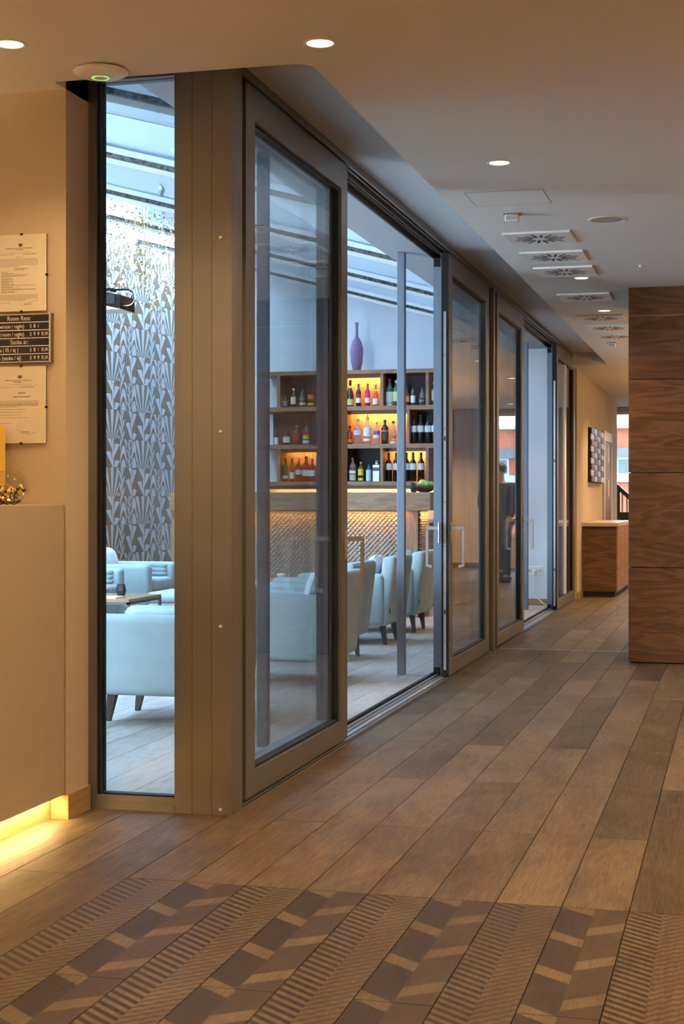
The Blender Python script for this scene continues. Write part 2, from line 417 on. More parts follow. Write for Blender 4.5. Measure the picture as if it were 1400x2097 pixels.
# ------------------------------------------------------------------ corner glazing
w1 = empty('window_1', (-2.3, 5.6, 0), 'tall narrow fixed window in bronze frame beside the corner post', kind='structure')
FY = 5.578
bx('frame', (-2.50, -2.466, FY, FY + 0.08, 0, HZ), 'bronze', w1)
bx('frame', (-2.466, -2.453, FY + 0.012, FY + 0.07, 0.0, HZ), 'rubber', w1)
bx('frame', (-2.466, -2.137, FY, FY + 0.08, 0, 0.03), 'bronze', w1)
bx('glazing_bead', (-2.466, -2.137, FY + 0.006, FY + 0.07, 0.03, 0.055), 'bronze', w1)
bx('gasket', (-2.453, -2.137, FY + 0.02, FY + 0.06, 0.055, 0.061), 'rubber', w1)
bx('frame', (-2.453, -2.137, FY, FY + 0.08, HZ - 0.06, HZ), 'bronze', w1)
bx('frame', (-2.137, -2.112, FY + 0.003, FY + 0.08, 0, HZ), 'bronze', w1)
bx('glass_pane', (-2.453, -2.137, FY + 0.034, FY + 0.046, 0.061, HZ - 0.06), 'glass', w1)
cp = empty('trim_1', (-2.0, 5.6, 0), 'bronze clad corner post with round screw caps', kind='structure')
for a, b in ((-2.112, -2.0635), (-2.0620, -1.983), (-1.9815, -1.900)):
    bx('cladding_panel', (a, b, FY, FY + 0.10, 0, HZ), 'bronze', cp)
bx('post_core', (-2.112, -1.905, FY + 0.004, FY + 0.09, 0, HZ), 'rubber', cp)
bx('cladding_panel', (-1.925, -1.8995, FY + 0.10, 5.705, 0, HZ), 'bronze', cp)
for z in (2.241, 1.488, 0.732, 0.022):
    bm = BM(); lathe(bm, [(0.0065, 0), (0.0065, 0.002), (0.005, 0.003)], 14)
    o = mesh('screw_cap', bm, 'screw'); o.rotation_euler = (math.pi / 2, 0, 0); o.location = (-1.946, FY, z); attach(o, cp)

# ------------------------------------------------------------------ sliding door units
XO = (-1.968, -1.908)   # outer (sliding) track
XI = (-2.048, -1.988)   # inner (fixed) track
def leaf(parent, xs, y0, y1, mat='bronze', z0=0.022, z1=2.90, sw=0.118, rw=0.10, inner=True):
    x0, x1 = xs
    bx('stile', (x0, x1, y0, y0 + sw, z0, z1), mat, parent)
    bx('stile', (x0, x1, y1 - sw, y1, z0, z1), mat, parent)
    bx('rail', (x0, x1, y0 + sw, y1 - sw, z0, z0 + rw), mat, parent)
    bx('rail', (x0, x1, y0 + sw, y1 - sw, z1 - 0.135, z1), mat, parent)
    xm = (x0 + x1) / 2 - 0.006; a, b, c, d = y0 + sw, y1 - sw, z0 + rw, z1 - 0.135
    bm = BM()
    for q in ((a, a + 0.011, c, d), (b - 0.011, b, c, d), (a, b, c, c + 0.011), (a, b, d - 0.011, d)): box(bm, xm - 0.012, xm + 0.020, q[0], q[1], q[2], q[3])
    mesh('gasket', bm, 'rubber', parent)
    for xx in (xm,):
        bx('glass_pane', (xx - 0.005, xx + 0.005, a + 0.008, b - 0.008, c + 0.008, d - 0.008), 'glass', parent)
def handle(parent, x, y, side):
    s = side
    h = bx('handle', (min(x, x + s * 0.008), max(x, x + s * 0.008), y - 0.017, y + 0.017, 0.922, 1.066), 'nickel', parent, bevel=0.003)
    bm = BM(); xo = x + s * 0.088; t = 0.008
    box(bm, *sorted((x + s * 0.007, xo + s * t)), y - t, y + t, 1.016, 1.038)
    box(bm, *sorted((xo - s * t, xo + s * t)), y - t, y + t, 0.785, 1.012)
    vs = box(bm, *sorted((xo - s * 0.032, xo + s * t)), y - t, y + t, 0.765, 0.785)
    for v in vs:
        if abs(v.co.x - (xo - s * 0.032)) < 1e-5: v.co.z -= 0.012
    mesh('grip', bm, 'nickel', h)
def lockplate(parent, y):
    p = bx('lock_plate', (-1.947, -1.929, y - 0.004, y, 0.06, 2.50), 'alu', parent)
    for z in (0.25, 0.58, 0.75, 0.9, 1.0, 1.2, 1.5, 1.7, 2.2):
        bx('screw_hole', (-1.941, -1.935, y - 0.0045, y - 0.002, z, z + 0.006), 'rubber', p)
    for z in (0.44, 1.62): bx('slot', (-1.943, -1.933, y - 0.0045, y - 0.002, z, z + 0.03), 'rubber', p)
def unit(n, ya, yb):
    f = empty('window_%d' % (n + 1), (-1.98, (ya + yb) / 2, 0), 'bronze door frame with threshold track and fixed panes, %s set' % ('nearer' if n == 1 else 'farther'), kind='structure')
    # threshold with ribs
    bx('threshold', (-2.060, -1.900, ya, yb, -0.004, 0.006), 'bluegrey', f)
    for x0, x1, z, m in ((-1.906, -1.900, 0.008, 'rubber'), (-1.926, -1.912, 0.012, 'bronze'), (-1.944, -1.934, 0.016, 'alu'), (-1.968, -1.952, 0.012, 'alu'), (-1.990, -1.976, 0.014, 'bluegrey'), (-2.020, -2.010, 0.018, 'alu'), (-2.062, -2.040, 0.022, 'rubber')):
        bx('track_rib', (x0, x1, ya, yb, 0.006, z), m, f)
    # head track
    bx('head', (-2.060, -1.900, ya, yb, 2.928, HZ), 'bronze', f)
    bx('head_lip', (-1.909, -1.899, ya, yb, 2.905, HZ - 0.001), 'bronze', f)
    for x0, x1, z, m in ((-1.935, -1.928, 2.905, 'bronze'), (-1.976, -1.969, 2.900, 'bronze'), (-1.987, -1.978, 2.895, 'rubber'), (-2.060, -2.049, 2.890, 'bluegrey')):
        bx('track_rib', (x0, x1, ya, yb, z, 2.928), m, f)
    bx('jamb', (-2.060, -1.930, ya, ya + 0.05, 0.006, 2.928), 'rubber', f)
    bx('jamb', (-2.060, -1.930, yb - 0.05, yb, 0.006, 2.928), 'rubber', f)
    W = 1.665
    for a, b, free in ((ya + 0.05, ya + 0.05 + W, 1), (yb - 0.05 - W, yb - 0.05, -1)):
        fp = empty('fixed_panel', (-2.02, (a + b) / 2, 0)); attach(fp, f)
        x0, x1 = XI; sw = 0.10
        bx('stile', (x0, x1, a, a + sw, 0.02, 2.89), 'bluegrey', fp); bx('stile', (x0, x1, b - sw, b, 0.02, 2.89), 'bluegrey', fp)
        bx('rail', (x0, x1, a + sw, b - sw, 0.02, 0.12), 'bluegrey', fp); bx('rail', (x0, x1, a + sw, b - sw, 2.77, 2.89), 'bluegrey', fp)
        bx('glass_pane', (-2.024, -2.014, a + sw, b - sw, 0.12, 2.77), 'glass', fp)
        yc = b if free == 1 else a
        for z0, z1 in ((0.022, 0.06), (2.83, 2.888)):
            bx('end_cap', (x0 + 0.004, x1 - 0.012, yc - 0.004, yc + 0.004, z0, z1), 'rubber', fp)
    return f
unit(1, 5.705, 12.045); unit(2, 12.12, 18.46)
tr = struct('trim_2', (-2.06, -1.899, 12.045, 12.12, 0, HZ), 'bronze', 'slim bronze mullion between the two sets of sliding doors')
for n, y0, y1, lab, hs in ((1, 5.777, 7.401, 'bronze sliding glass door nearest the corner post, slid left', 1), (2, 10.178, 11.872, 'bronze sliding glass door before the slim mullion, lock strip on its edge', 2), (3, 12.272, 13.87, 'bronze sliding glass door just past the slim mullion, slid left', 1), (4, 16.5, 18.324, 'farthest bronze sliding glass door next to the beige corridor wall', 0)):
    d = empty('door_%d' % n, (-1.938, (y0 + y1) / 2, 0.02), lab, kind='structure')
    leaf(d, XO, y0, y1)
    if n in (2, 4):
        bx('edge_gasket', (-1.962, -1.913, y0 - 0.003, y0, 0.024, 2.898), 'rubber', d); lockplate(d, y0 - 0.003)
    if hs == 1: handle(d, XO[1], y1 - 0.045, 1); handle(d, XO[0], y1 - 0.045, -1)
    if hs == 2: handle(d, XO[1], y0 + 0.045, 1); handle(d, XO[0], y0 + 0.045, -1) if False else handle(d, -1.968, y0 - 0.03, -1)

# ------------------------------------------------------------------ walnut block on the right
wb = empty('wall_walnut', (0, 12, 0), 'walnut panelled block on the right with thin horizontal joints', kind='structure')
zs = [0.008, 0.713, 1.419, 2.114, CZ]
for a, b in zip(zs, zs[1:]):
    bx('panel', (-0.800, 4.0, 11.5, 11.52, a + 0.003, b - 0.003), 'walnut', wb)
    bx('panel', (-0.800, -0.780, 11.523, 12.9, a + 0.003, b - 0.003), 'walnut', wb)
    bx('panel', (-0.800, 2.0, 12.88, 12.9, a + 0.003, b - 0.003), 'walnut', wb) if False else None
bx('core', (-0.783, 4.0, 11.512, 12.9, 0, CZ), 'rubber', wb)
bx('panel_inlay', (-0.800, 4.0, 11.4985, 11.5, 2.585, 2.589), 'oak', wb)

# ------------------------------------------------------------------ ceiling fittings
def downlight(x, y, label, cat='light', power=26.0, r=0.052, gr='recessed ceiling downlights', z=CZ):
    e = empty('downlight', (x, y, z), label, cat, gr)
    bm = BM(); lathe(bm, [(r * 0.88, 0.004), (r * 0.88, -0.0015), (r * 1.0, -0.004), (r * 1.14, -0.001), (r * 1.14, 0.0)], 28); mesh('trim_ring', bm, 'white', e, local=True, smooth=True)
    bm = BM(); lathe(bm, [(0.0001, -0.0022), (r * 0.5, -0.0023), (r * 0.885, -0.002)], 28); mesh('lens', bm, 'lamp', e, local=True)
    l = bpy.data.lights.new('downlight_lamp', 'SPOT'); l.energy = power; l.color = WARM; l.spot_size = math.radians(126); l.spot_blend = 0.9; l.shadow_soft_size = 0.045
    o = bpy.data.objects.new('downlight_lamp', l); COL.objects.link(o); o.location = (0, 0, -0.03); o.parent = e
    return e
PWR = 105.0
downlight(-2.439, 4.789, 'recessed ceiling light above the reception counter, at left edge', power=PWR * 0.3)
downlight(-1.399, 5.049, 'recessed ceiling light nearest the glass corner post', power=PWR)
downlight(-1.087, 7.062, 'recessed ceiling light before the square access panel', power=PWR * 0.55)
downlight(-1.089, 10.906, 'recessed ceiling light right behind the third air diffuser', power=PWR * 0.55)
downlight(-1.094, 12.857, 'recessed ceiling light right before the fifth air diffuser', power=PWR * 0.55)
for i, (x, y) in enumerate(((-1.4, 2.6), (0.9, 2.6), (0.9, 5.05), (-1.4, 0.2), (0.9, 0.2), (-3.6, 2.6), (0.9, 7.6), (0.9, 10.0), (-1.0, 17.2), (-1.0, 19.8), (-1.0, 22.4), (0.7, 17.2), (0.7, 20.5), (0.9, 25.2), (1.5, 25.2), (-0.2, 25.2))):  # added unseen downlights that bring warm light into the corridor
    downlight(x, y, 'added recessed ceiling light of the lobby grid, out of view', power=PWR * (0.9 if y < 12 else 1.2), gr='added downlights out of view')

def added_uplight(x, y, z, rz, label, power=1150.0):  # added unseen uplights that brighten the ceiling
    e = empty('added_uplighter', (x, y, z), label, 'added lamp', 'added unseen uplights', rz=rz)
    bm = BM(); lathe(bm, [(0.02, -0.10), (0.07, -0.06), (0.12, 0.0), (0.135, 0.06), (0.128, 0.06), (0.11, 0.0), (0.06, -0.05)], 20, a0=-math.pi / 2, a1=math.pi / 2); mesh('shade', bm, 'white', e, local=True, smooth=True)
    bx('back_plate', (-0.012, 0.0, -0.06, 0.06, -0.10, 0.06), 'nickel', e, local=True)
    l = bpy.data.lights.new('added_uplighter_lamp', 'AREA'); l.shape = 'RECTANGLE'; l.size = 0.09; l.size_y = 0.2; l.energy = power; l.color = WARM
    o = bpy.data.objects.new('added_uplighter_lamp', l); COL.objects.link(o); o.location = (0.06, 0, 0.03); o.rotation_euler = (math.pi, 0, 0); o.parent = e
for x, y, rz, lab in ((4.0, 1.5, math.pi, 'added unseen uplighter on the right wall, nearest'), (4.0, 5.0, math.pi, 'added unseen uplighter on the right wall, middle'), (4.0, 8.5, math.pi, 'added unseen uplighter on the right wall beside the walnut block'), (-6.0, 1.5, 0, 'added unseen uplighter left of the reception'), (-6.0, 4.0, 0, 'added unseen uplighter behind the reception counter'), (0.0, -4.0, math.pi / 2, 'added unseen uplighter behind the viewer'), (2.0, 15.5, math.pi, 'added unseen uplighter beyond the walnut block'), (2.0, 20.0, math.pi, 'added unseen uplighter near the end windows')):
    added_uplight(x, y, 1.75, rz, lab)

diff0 = None
ORD = ('first', 'second', 'third', 'fourth', 'fifth', 'sixth', 'seventh')
for i, y in enumerate((9.14, 9.87, 10.53, 11.92, 13.33, 14.11, 14.89)):
    if diff0 is None:
        d = empty('air_diffuser', (-1.16, y, CZ)); 
        bx('plate', (-0.195, 0.195, -0.20, 0.20, -0.012, -0.008), 'white', d, local=True)
        bm = BM()
        for q in ((-0.2, 0.2, -0.205, -0.193), (-0.2, 0.2, 0.193, 0.205), (-0.2, -0.188, -0.193, 0.193), (0.188, 0.2, -0.193, 0.193)): box(bm, *q, -0.013, 0.0)
        mesh('rim', bm, 'white', d, local=True)
        for k in range(16):
            t = 2 * math.pi * (k + 0.5) / 16; r0 = 0.055 if k % 2 else 0.045; r1 = 0.155 if k % 2 else 0.135
            for q in range(1):
                bm = BM(); box(bm, r0, r1, -0.007, 0.007, -0.0128, -0.0085)
                bmesh.ops.rotate(bm, verts=bm.verts[:], cent=(0, 0, 0), matrix=Matrix.Rotation(t, 3, 'Z'))
                mesh('slot', bm, 'rubber', d, local=True)
        diff0 = d
    else:
        d = copy_tree(diff0); d.location = (-1.16, y, CZ)
    tag(d, '%s square radial air diffuser in the ceiling row, counted from the near end' % ORD[i], 'air vent', 'air diffusers in the ceiling')
ap = empty('access_panel', (-1.168, 7.91, CZ), 'flush square ceiling access hatch before the air diffusers', 'hatch')
bm = BM()
for q in ((-1.37, -0.966, 7.72, 7.7235), (-1.37, -0.966, 8.0965, 8.10), (-1.37, -1.3665, 7.72, 8.10), (-0.9695, -0.966, 7.72, 8.10)): box(bm, *q, CZ - 0.0012, CZ)
mesh('seam', bm, 'inkgrey', ap); bx('lid', (-1.3665, -0.9695, 7.7235, 8.0965, CZ - 0.0009, CZ), 'ceiling', ap)
sp = empty('ceiling_speaker', (-0.72, 8.65, CZ), 'round flush ceiling loudspeaker near the air diffusers', 'speaker')
bm = BM(); lathe(bm, [(0.09, -0.002), (0.092, -0.006), (0.107, -0.004), (0.107, 0)], 36); mesh('rim', bm, 'white', sp, local=True, smooth=True)
bm = BM(); lathe(bm, [(0.0001, -0.005), (0.05, -0.0045), (0.0905, -0.003)], 36); mesh('grille', bm, plain('speaker_grille', (0.42, 0.38, 0.32), 0.7, var=0.2, scale=200), sp, local=True)
for x, y, lab in ((-1.215, 8.36, 'small emergency sensor box hanging before the first air diffuser'), (-1.249, 15.54, 'small grey sensor box beyond the last air diffuser')):
    e = empty('motion_sensor', (x, y, CZ), lab, 'sensor', 'ceiling sensors')
    bm = BM(); vs = rbox(bm, -0.038, 0.038, -0.03, 0.03, -0.045, 0, 0.008); mesh('housing', bm, 'white', e, local=True)
    bx('lens', (-0.03, 0.03, -0.033, -0.030, -0.036, -0.012), plain('sensor_lens', (0.45, 0.45, 0.44), 0.3), e, local=True)
    bx('base', (-0.044, 0.044, -0.034, 0.034, -0.006, 0), plain('sensor_edge', (0.25, 0.08, 0.05), 0.5), e, local=True)
e = empty('fire_sprinkler', (-0.645, 10.37, CZ), 'small metal fire sprinkler head in front of the walnut block', 'sprinkler')
bm = BM(); lathe(bm, [(0.028, 0), (0.028, -0.003), (0.01, -0.005), (0.008, -0.02), (0.004, -0.022)], 16); mesh('rosette', bm, 'nickel', e, local=True)
bm = BM(); tube(bm, [(-0.011, 0, -0.018), (-0.014, 0, -0.03), (0, 0, -0.044), (0.014, 0, -0.03), (0.011, 0, -0.018)], 0.0022, 6); mesh('frame', bm, 'nickel', e, local=True)
bm = BM(); lathe(bm, [(0.016, -0.044), (0.016, -0.046), (0.003, -0.047)], 12); mesh('deflector', bm, 'nickel', e, local=True)
e = empty('wifi_access_point', (-2.262, 5.155, CZ), 'round white wireless access point with glowing green ring', 'access point')
bm = BM(); lathe(bm, [(0.07, 0), (0.07, -0.006)], 40); mesh('mount', bm, 'black', e, local=True)
bm = BM(); lathe(bm, [(0.098, -0.006), (0.101, -0.010), (0.098, -0.015), (0.080, -0.024), (0.055, -0.030), (0.032, -0.0325)], 48); mesh('shell', bm, 'white', e, local=True, smooth=True)
bm = BM(); lathe(bm, [(0.032, -0.0320), (0.032, -0.0335), (0.028, -0.0338), (0.028, -0.032)], 40); mesh('status_ring', bm, 'green', e, local=True)
bm = BM(); lathe(bm, [(0.0001, -0.0345), (0.015, -0.0342), (0.028, -0.033)], 32); mesh('centre', bm, 'white', e, local=True, smooth=True)

# ------------------------------------------------------------------ reception counter, certificates, rate board
rc = empty('reception_counter', (-2.8, 4.0, 0), 'tall beige panelled reception counter with glowing plinth', 'counter')
bx('front_panel', (-2.535, -2.505, 1.2, 5.352, 0.093, 1.203), 'panelfab', rc)
bx('edge_strip', (-2.512, -2.5045, 5.352, 5.366, 0.10, 1.203), plain('led_lit_edge', (0.62, 0.46, 0.22), 0.4, 0.4), rc)  # paler strip: LED light on the panel end put into the colour
bx('worktop', (-3.20, -2.512, 1.2, 5.366, 1.192, 1.205), 'wallpaper', rc)
bx('body', (-3.18, -2.545, 1.2, 5.364, 0.10, 1.19), 'panelfab', rc)
bx('plinth', (-3.18, -2.557, 1.2, 5.366, 0.0, 0.10), 'oak', rc)
bx('led_strip', (-2.549, -2.541, 1.25, 5.33, 0.094, 0.099), 'ledglow', rc)
area('counter_led', (-2.531, 3.30, 0.092), (0, 0, 0), 0.018, 4.06, 25, (1.0, 0.66, 0.27), parent=rc)
WY = 5.3705
def certificate(name, xc, zc, label, spec):
    e = empty(name, (xc, WY, zc), label, 'certificate', 'framed certificates on the beige wall')
    x0, x1, z0, z1 = xc - 0.105, xc + 0.105, zc - 0.1485, zc + 0.1485
    bx('backing', (x0, x1, WY - 0.006, WY + 0.0012, z0, z1), 'doorwood', e)
    bx('sheet', (x0, x1, WY - 0.0075, WY - 0.006, z0, z1), 'cream', e)
    for dx, dz in ((0, 0.1485), (0, -0.1485), (0.105, -0.01), (-0.105, -0.01)):
        bx('clip', (xc + dx - 0.004, xc + dx + 0.004, WY - 0.0095, WY, zc + dz - 0.004, zc + dz + 0.004), 'black', e)
    yb = WY - 0.0078
    bm = BM(); bg_ = BM()
    def line(b, x, z, wd, h, words=True):
        if not words: box(b, x, x + wd, yb, yb + 0.0004, z, z + h); return
        q = x
        while q < x + wd - 0.002:
            l = min(R.uniform(0.003, 0.013), x + wd - q); box(b, q, q + l, yb, yb + 0.0004, z + R.uniform(0, h * 0.15), z + h); q += l + 0.0016
    for (dx, dz, wd, h, bold) in spec: line(bm if bold else bg_, xc + dx, zc + dz, wd, h)
    # crest
    for a in range(7):
        t = -0.9 + 1.8 * a / 6; box(bm, xc - 0.004 + 0.009 * t - 0.0012, xc - 0.004 + 0.009 * t + 0.0012, yb, yb + 0.0004, zc + 0.103 - 0.003 * math.cos(3 * t), zc + 0.113 - 0.003 * abs(t) * math.cos(a * 2.0))
    mesh('printed_text', bm, 'ink', e); mesh('fine_print', bg_, 'inkgrey', e)
    # round stamp and signature
    sx, sz = (xc - 0.005, zc - 0.085) if spec[0][4] == 2 else (xc + 0.002, zc - 0.11)
    bm = BM(); tube(bm, [(sx + 0.015 * math.cos(t * 0.3142), yb, sz + 0.016 * math.sin(t * 0.3142)) for t in range(21)], 0.0004, 4)
    tube(bm, [(sx + 0.006 * math.cos(t * 0.628), yb, sz + 0.006 * math.sin(t * 0.628)) for t in range(11)], 0.0005, 4); mesh('stamp', bm, 'inkgrey', e)
    bm = BM(); tube(bm, [(xc + 0.025 + 0.0035 * t, yb, zc - 0.117 + 0.004 * math.sin(t * 1.9) + 0.0009 * t) for t in range(14)], 0.0004, 4); mesh('signature', bm, 'ink', e)
    return e
sp1 = [(-0.065, 0.094, 0.115, 0.0022, 1), (-0.025, 0.088, 0.035, 0.0022, 1), (-0.05, 0.079, 0.09, 0.0014, 0), (-0.09, 0.0755, 0.16, 0.0006, 0), (-0.09, 0.071, 0.06, 0.0018, 0), (0.005, 0.071, 0.062, 0.0018, 1), (-0.025, 0.06, 0.03, 0.0016, 0)]
sp1 += [(-0.09, 0.052 - 0.0055 * i, 0.16 if i < 5 else 0.08, 0.0022, 0) for i in range(6)] + [(-0.03, 0.016, 0.06, 0.002, 1), (-0.03, 0.011, 0.045, 0.002, 1)]
sp1 += [(-0.085, 0.003 - 0.0052 * i, (0.03, 0.05, 0.115, 0.10, 0.04, 0.05, 0.042, 0.05, 0.035, 0.055, 0.145, 0.05, 0.08, 0.145, 0.07, 0.055)[i], 0.0022, i % 2) for i in range(16)]
sp1 += [(-0.09, -0.086 - 0.0048 * i, 0.16 if i < 4 else 0.11, 0.0022, 0) for i in range(5)] + [(-0.09, -0.116, 0.042, 0.002, 0), (0.012, -0.123, 0.035, 0.0022, 1)]
certificate('certificate', -2.6825, 2.100, 'framed certificate dense with small print, above the rate board', sp1)
sp2 = [(-0.068, 0.093, 0.115, 0.0022, 2), (-0.03, 0.087, 0.035, 0.0022, 1), (-0.055, 0.078, 0.095, 0.0014, 0), (-0.09, 0.0745, 0.165, 0.0006, 0), (-0.09, 0.067, 0.06, 0.0018, 0), (-0.008, 0.067, 0.063, 0.0018, 1)]
sp2 += [(-0.09, 0.013 - 0.0055 * i, 0.165 if i < 4 else 0.075, 0.0024, 1 if i in (2, 3) else 0) for i in range(5)] + [(-0.09, -0.019 - 0.0107 * i, (0.11, 0.10, 0.09, 0.12)[i], 0.0022, 0) for i in range(4)]
sp2 += [(-0.09, -0.073, 0.047, 0.002, 0), (-0.002, -0.106, 0.04, 0.0022, 1), (0.002, -0.1115, 0.03, 0.002, 0)]
c2 = certificate('certificate', -2.6845, 1.5905, 'framed certificate with a heading and round stamp, below the rate board', sp2)
text('heading_text', 'IGAZOLÁS', 0.0065, (-2.682, WY - 0.0078, 1.636), (math.pi / 2, 0, 0), 'ink', c2, 'CENTER', 0.0001)
text('heading_text', 'a szálláshely üzemeltetési engedélyéről', 0.0046, (-2.682, WY - 0.0078, 1.6215), (math.pi / 2, 0, 0), 'ink', c2, 'CENTER', 0.0001)
rb = empty('room_rate_board', (-2.75, WY, 1.847), 'black and brass room rate board between the two certificates', 'sign')
bx('back_plate', (-2.96, -2.553, WY - 0.010, WY + 0.0012, 1.754, 1.940), 'nickel', rb)
for i in range(6):
    zt = 1.9365 - 0.0305 * i
    bx('slat', (-2.955, -2.5625, WY - 0.0125, WY - 0.010, zt - 0.0265, zt), 'black', rb)
    bx('divider', (-2.958, -2.5625, WY - 0.0145, WY - 0.010, zt - 0.0303, zt - 0.0268), 'nickel', rb)
bx('divider', (-2.958, -2.5625, WY - 0.0145, WY - 0.010, 1.9367, 1.9395), 'nickel', rb)
bx('side_rail', (-2.5625, -2.5555, WY - 0.017, WY - 0.008, 1.753, 1.941), 'nickel', rb); bx('side_rail', (-2.5555, -2.5505, WY - 0.013, WY, 1.753, 1.941), 'doorwood', rb)
def bt(s, px, row, al='LEFT', size=0.0215):
    text('lettering', s, size, (-2.777 + px * 0.002064, WY - 0.0126, 1.9365 - 0.0305 * row - 0.0135), (math.pi / 2, 0, 0), 'signtext', rb, al).scale = (0.86, 1, 1)
bt('Room Rate:', 42, 0, 'CENTER', 0.024); bt('Single (person / night)', 53, 1, 'RIGHT'); bt('Double (room / night)', 53, 2, 'RIGHT')
bt('Szoba ár:', 43, 3, 'CENTER', 0.024); bt('Egyágyas ( fő / éj )', 41, 4, 'RIGHT'); bt('Kétágyas (szoba / éj)', 47, 5, 'RIGHT')
for row, dg, eur in ((1, '581', 0), (2, '599', 1), (4, '581', 1), (5, '599', 1)):
    for i, c in enumerate(dg): bt(c, 66 + 7.8 * i, row, 'CENTER', 0.0205)
    if eur: bt('EUR', 87.5, row, 'LEFT', 0.019)
# bowl of sweets and yellow card stand
sb = empty('sweets_bowl', (-2.632, 5.15, 1.205), 'round glass bowl half full of wrapped sweets on reception counter', 'bowl')
prof = [(0.03, 0.002), (0.055, 0.012), (0.074, 0.036), (0.079, 0.058), (0.074, 0.085), (0.058, 0.112), (0.040, 0.126)]
bm = BM(); lathe(bm, prof + [(0.038, 0.126), (0.056, 0.110), (0.072, 0.085), (0.077, 0.058), (0.072, 0.037), (0.053, 0.014), (0.03, 0.005)], 36)
mesh('glass_bowl', bm, glassy('bowl_glass', (0.95, 0.95, 0.94), 1.35), sb, local=True, smooth=True)
bms = {k: BM() for k in ('gold', 'black', 'white')}
for i in range(170):
    z = R.uniform(0.008, 0.066); rr = 0.068 * math.sqrt(max(0.05, 1 - ((z - 0.058) / 0.062) ** 2)); t = R.uniform(0, 6.28); q = rr * math.sqrt(R.random())
    t2 = bmesh.new(); b = bms[R.choice(('gold', 'gold', 'black', 'white', 'black'))]; n0 = len(b.verts)
    tube(b, [Vector((0, 0, 0)), Vector((0.012, 0, 0.002))], R.uniform(0.004, 0.006), 6); b.verts.ensure_lookup_table()
    rot = Matrix.Rotation(R.uniform(0, 6.28), 4, 'Z') @ Matrix.Rotation(R.uniform(-1.2, 1.2), 4, 'Y')
    for v in b.verts[n0:]: v.co = rot @ v.co + Vector((q * math.cos(t) * 0.9, q * math.sin(t) * 0.9, z))
    t2.free()
for k, m in (('gold', plain('sweet_gold', (0.85, 0.55, 0.10), 0.3, 0.6)), ('black', plain('sweet_dark', (0.05, 0.03, 0.015), 0.35)), ('white', plain('sweet_silver', (0.75, 0.70, 0.58), 0.25, 0.7))):
    o = mesh('wrapped_sweets', bms[k], m, sb, local=True); o['kind'] = 'stuff'
yc = empty('card_stand', (-2.80, 5.30, 1.205), 'tall yellow display box behind the glass bowl, cut by the left edge', 'box')
bx('display_box', (-2.95, -2.741, 5.27, 5.345, 1.205, 1.507), 'yellow', yc); bx('white_label', (-2.90, -2.775, 5.2685, 5.27, 1.36, 1.42), 'cream', yc)

# ------------------------------------------------------------------ lounge structure: posts, skylight roof
for i, y in enumerate((7.18, 10.36, 13.54, 16.72)):
    o = bx('steel_post', (-2.308, -2.254, y - 0.027, y + 0.027, 0, HZ), 'bluegrey', bevel=0.004)
    tag(o, ('slim grey steel post behind the nearest sliding door', 'slim grey steel post standing in the first open doorway', 'slim grey steel post hidden behind the second sliding door', 'slim grey steel post in the far open doorway')[i], 'post', 'steel posts along the lounge edge')
sk = empty('window_4', (-5.4, 11.5, 3.8), 'pitched glass skylight with white rafter tracks over the lounge', kind='structure')
def beam(name, y0, y1, dz0, dz1, mat, xa=-8.6, xb=-2.345):
    bm = BM(); v = box(bm, xa, xb, y0, y1, 0, 1)
    for q in v: q.co.z = roofz(q.co.x) + (dz1 if q.co.z > 0.5 else dz0)
    return mesh(name, bm, mat, sk)
ry = [6.60, 8.95, 11.25, 13.60, 15.95]
for y in ry:
    beam('rafter', y - 0.05, y + 0.05, 0.05, 0.26, 'roofsteel')
    beam('blind_track', y - 0.10, y - 0.02, 0.012, 0.05, 'trackwhite'); beam('blind_track', y + 0.0, y + 0.04, 0.02, 0.05, 'trackwhite')
    beam('brush_strip', y - 0.085, y - 0.045, -0.018, 0.012, 'fringe')
    beam('blind_pelmet', y - 0.045, y - 0.03, -0.05, 0.02, 'trackwhite')
    for x in (-2.6, -4.4, -6.2):
        bm = BM(); tube(bm, [(x, y - 0.06, roofz(x) + 0.02), (x, y - 0.08, roofz(x) + 0.10), (x - 0.02, y - 0.02, roofz(x) + 0.17)], 0.022, 8); mesh('bracket', bm, 'trackwhite', sk)
for y in (5.72, 7.78, 10.1, 12.42, 14.78, 17.1):
    beam('cross_beam', y - 0.06, y + 0.06, 0.10, 0.42, 'roofsteel')
ys = [5.62] + [q for y in zip((5.72, 7.78, 10.1, 12.42, 14.78), ry) for q in y][1:] + [17.1, 17.42]
for a, b in zip(ys, ys[1:]): beam('roof_pane', a + 0.02, b - 0.02, 0.44, 0.452, 'roofglass')
a = Mat('grey_blind_cloth'); x_, y_, z_ = a.pos(); tb = a.t.nodes.new('ShaderNodeBsdfTranslucent'); df = a.t.nodes.new('ShaderNodeBsdfDiffuse'); ms = a.t.nodes.new('ShaderNodeMixShader')
cl = a.ramp(a.noise(a.vec(x_ * 2, y_ * 2, z_), 1, 2), [(0.3, (0.30, 0.37, 0.42)), (0.7, (0.36, 0.43, 0.48))]); a.link(cl, tb.inputs[0]); a.link(cl, df.inputs[0]); ms.inputs[0].default_value = 0.30
a.link(df.outputs[0], ms.inputs[1]); a.link(tb.outputs[0], ms.inputs[2]); a.link(ms.outputs[0], a.out.inputs[0]); a.t.nodes.remove(a.p); M['blind'] = a.m
for a, b in zip(ys, ys[1:]): beam('blind_cloth', a + 0.03, b - 0.03, 0.405, 0.412, 'blind', xa=-5.8)
for x in (-3.9, -5.5, -7.1):
    bm = BM(); v = box(bm, x - 0.04, x + 0.04, 5.62, 17.42, roofz(x) + 0.30, roofz(x) + 0.43); mesh('purlin', bm, 'roofsteel', sk)
bx('fascia', (-2.40, -2.345, 5.62, 17.42, HZ, roofz(-2.4) + 0.5), 'soffit', sk)
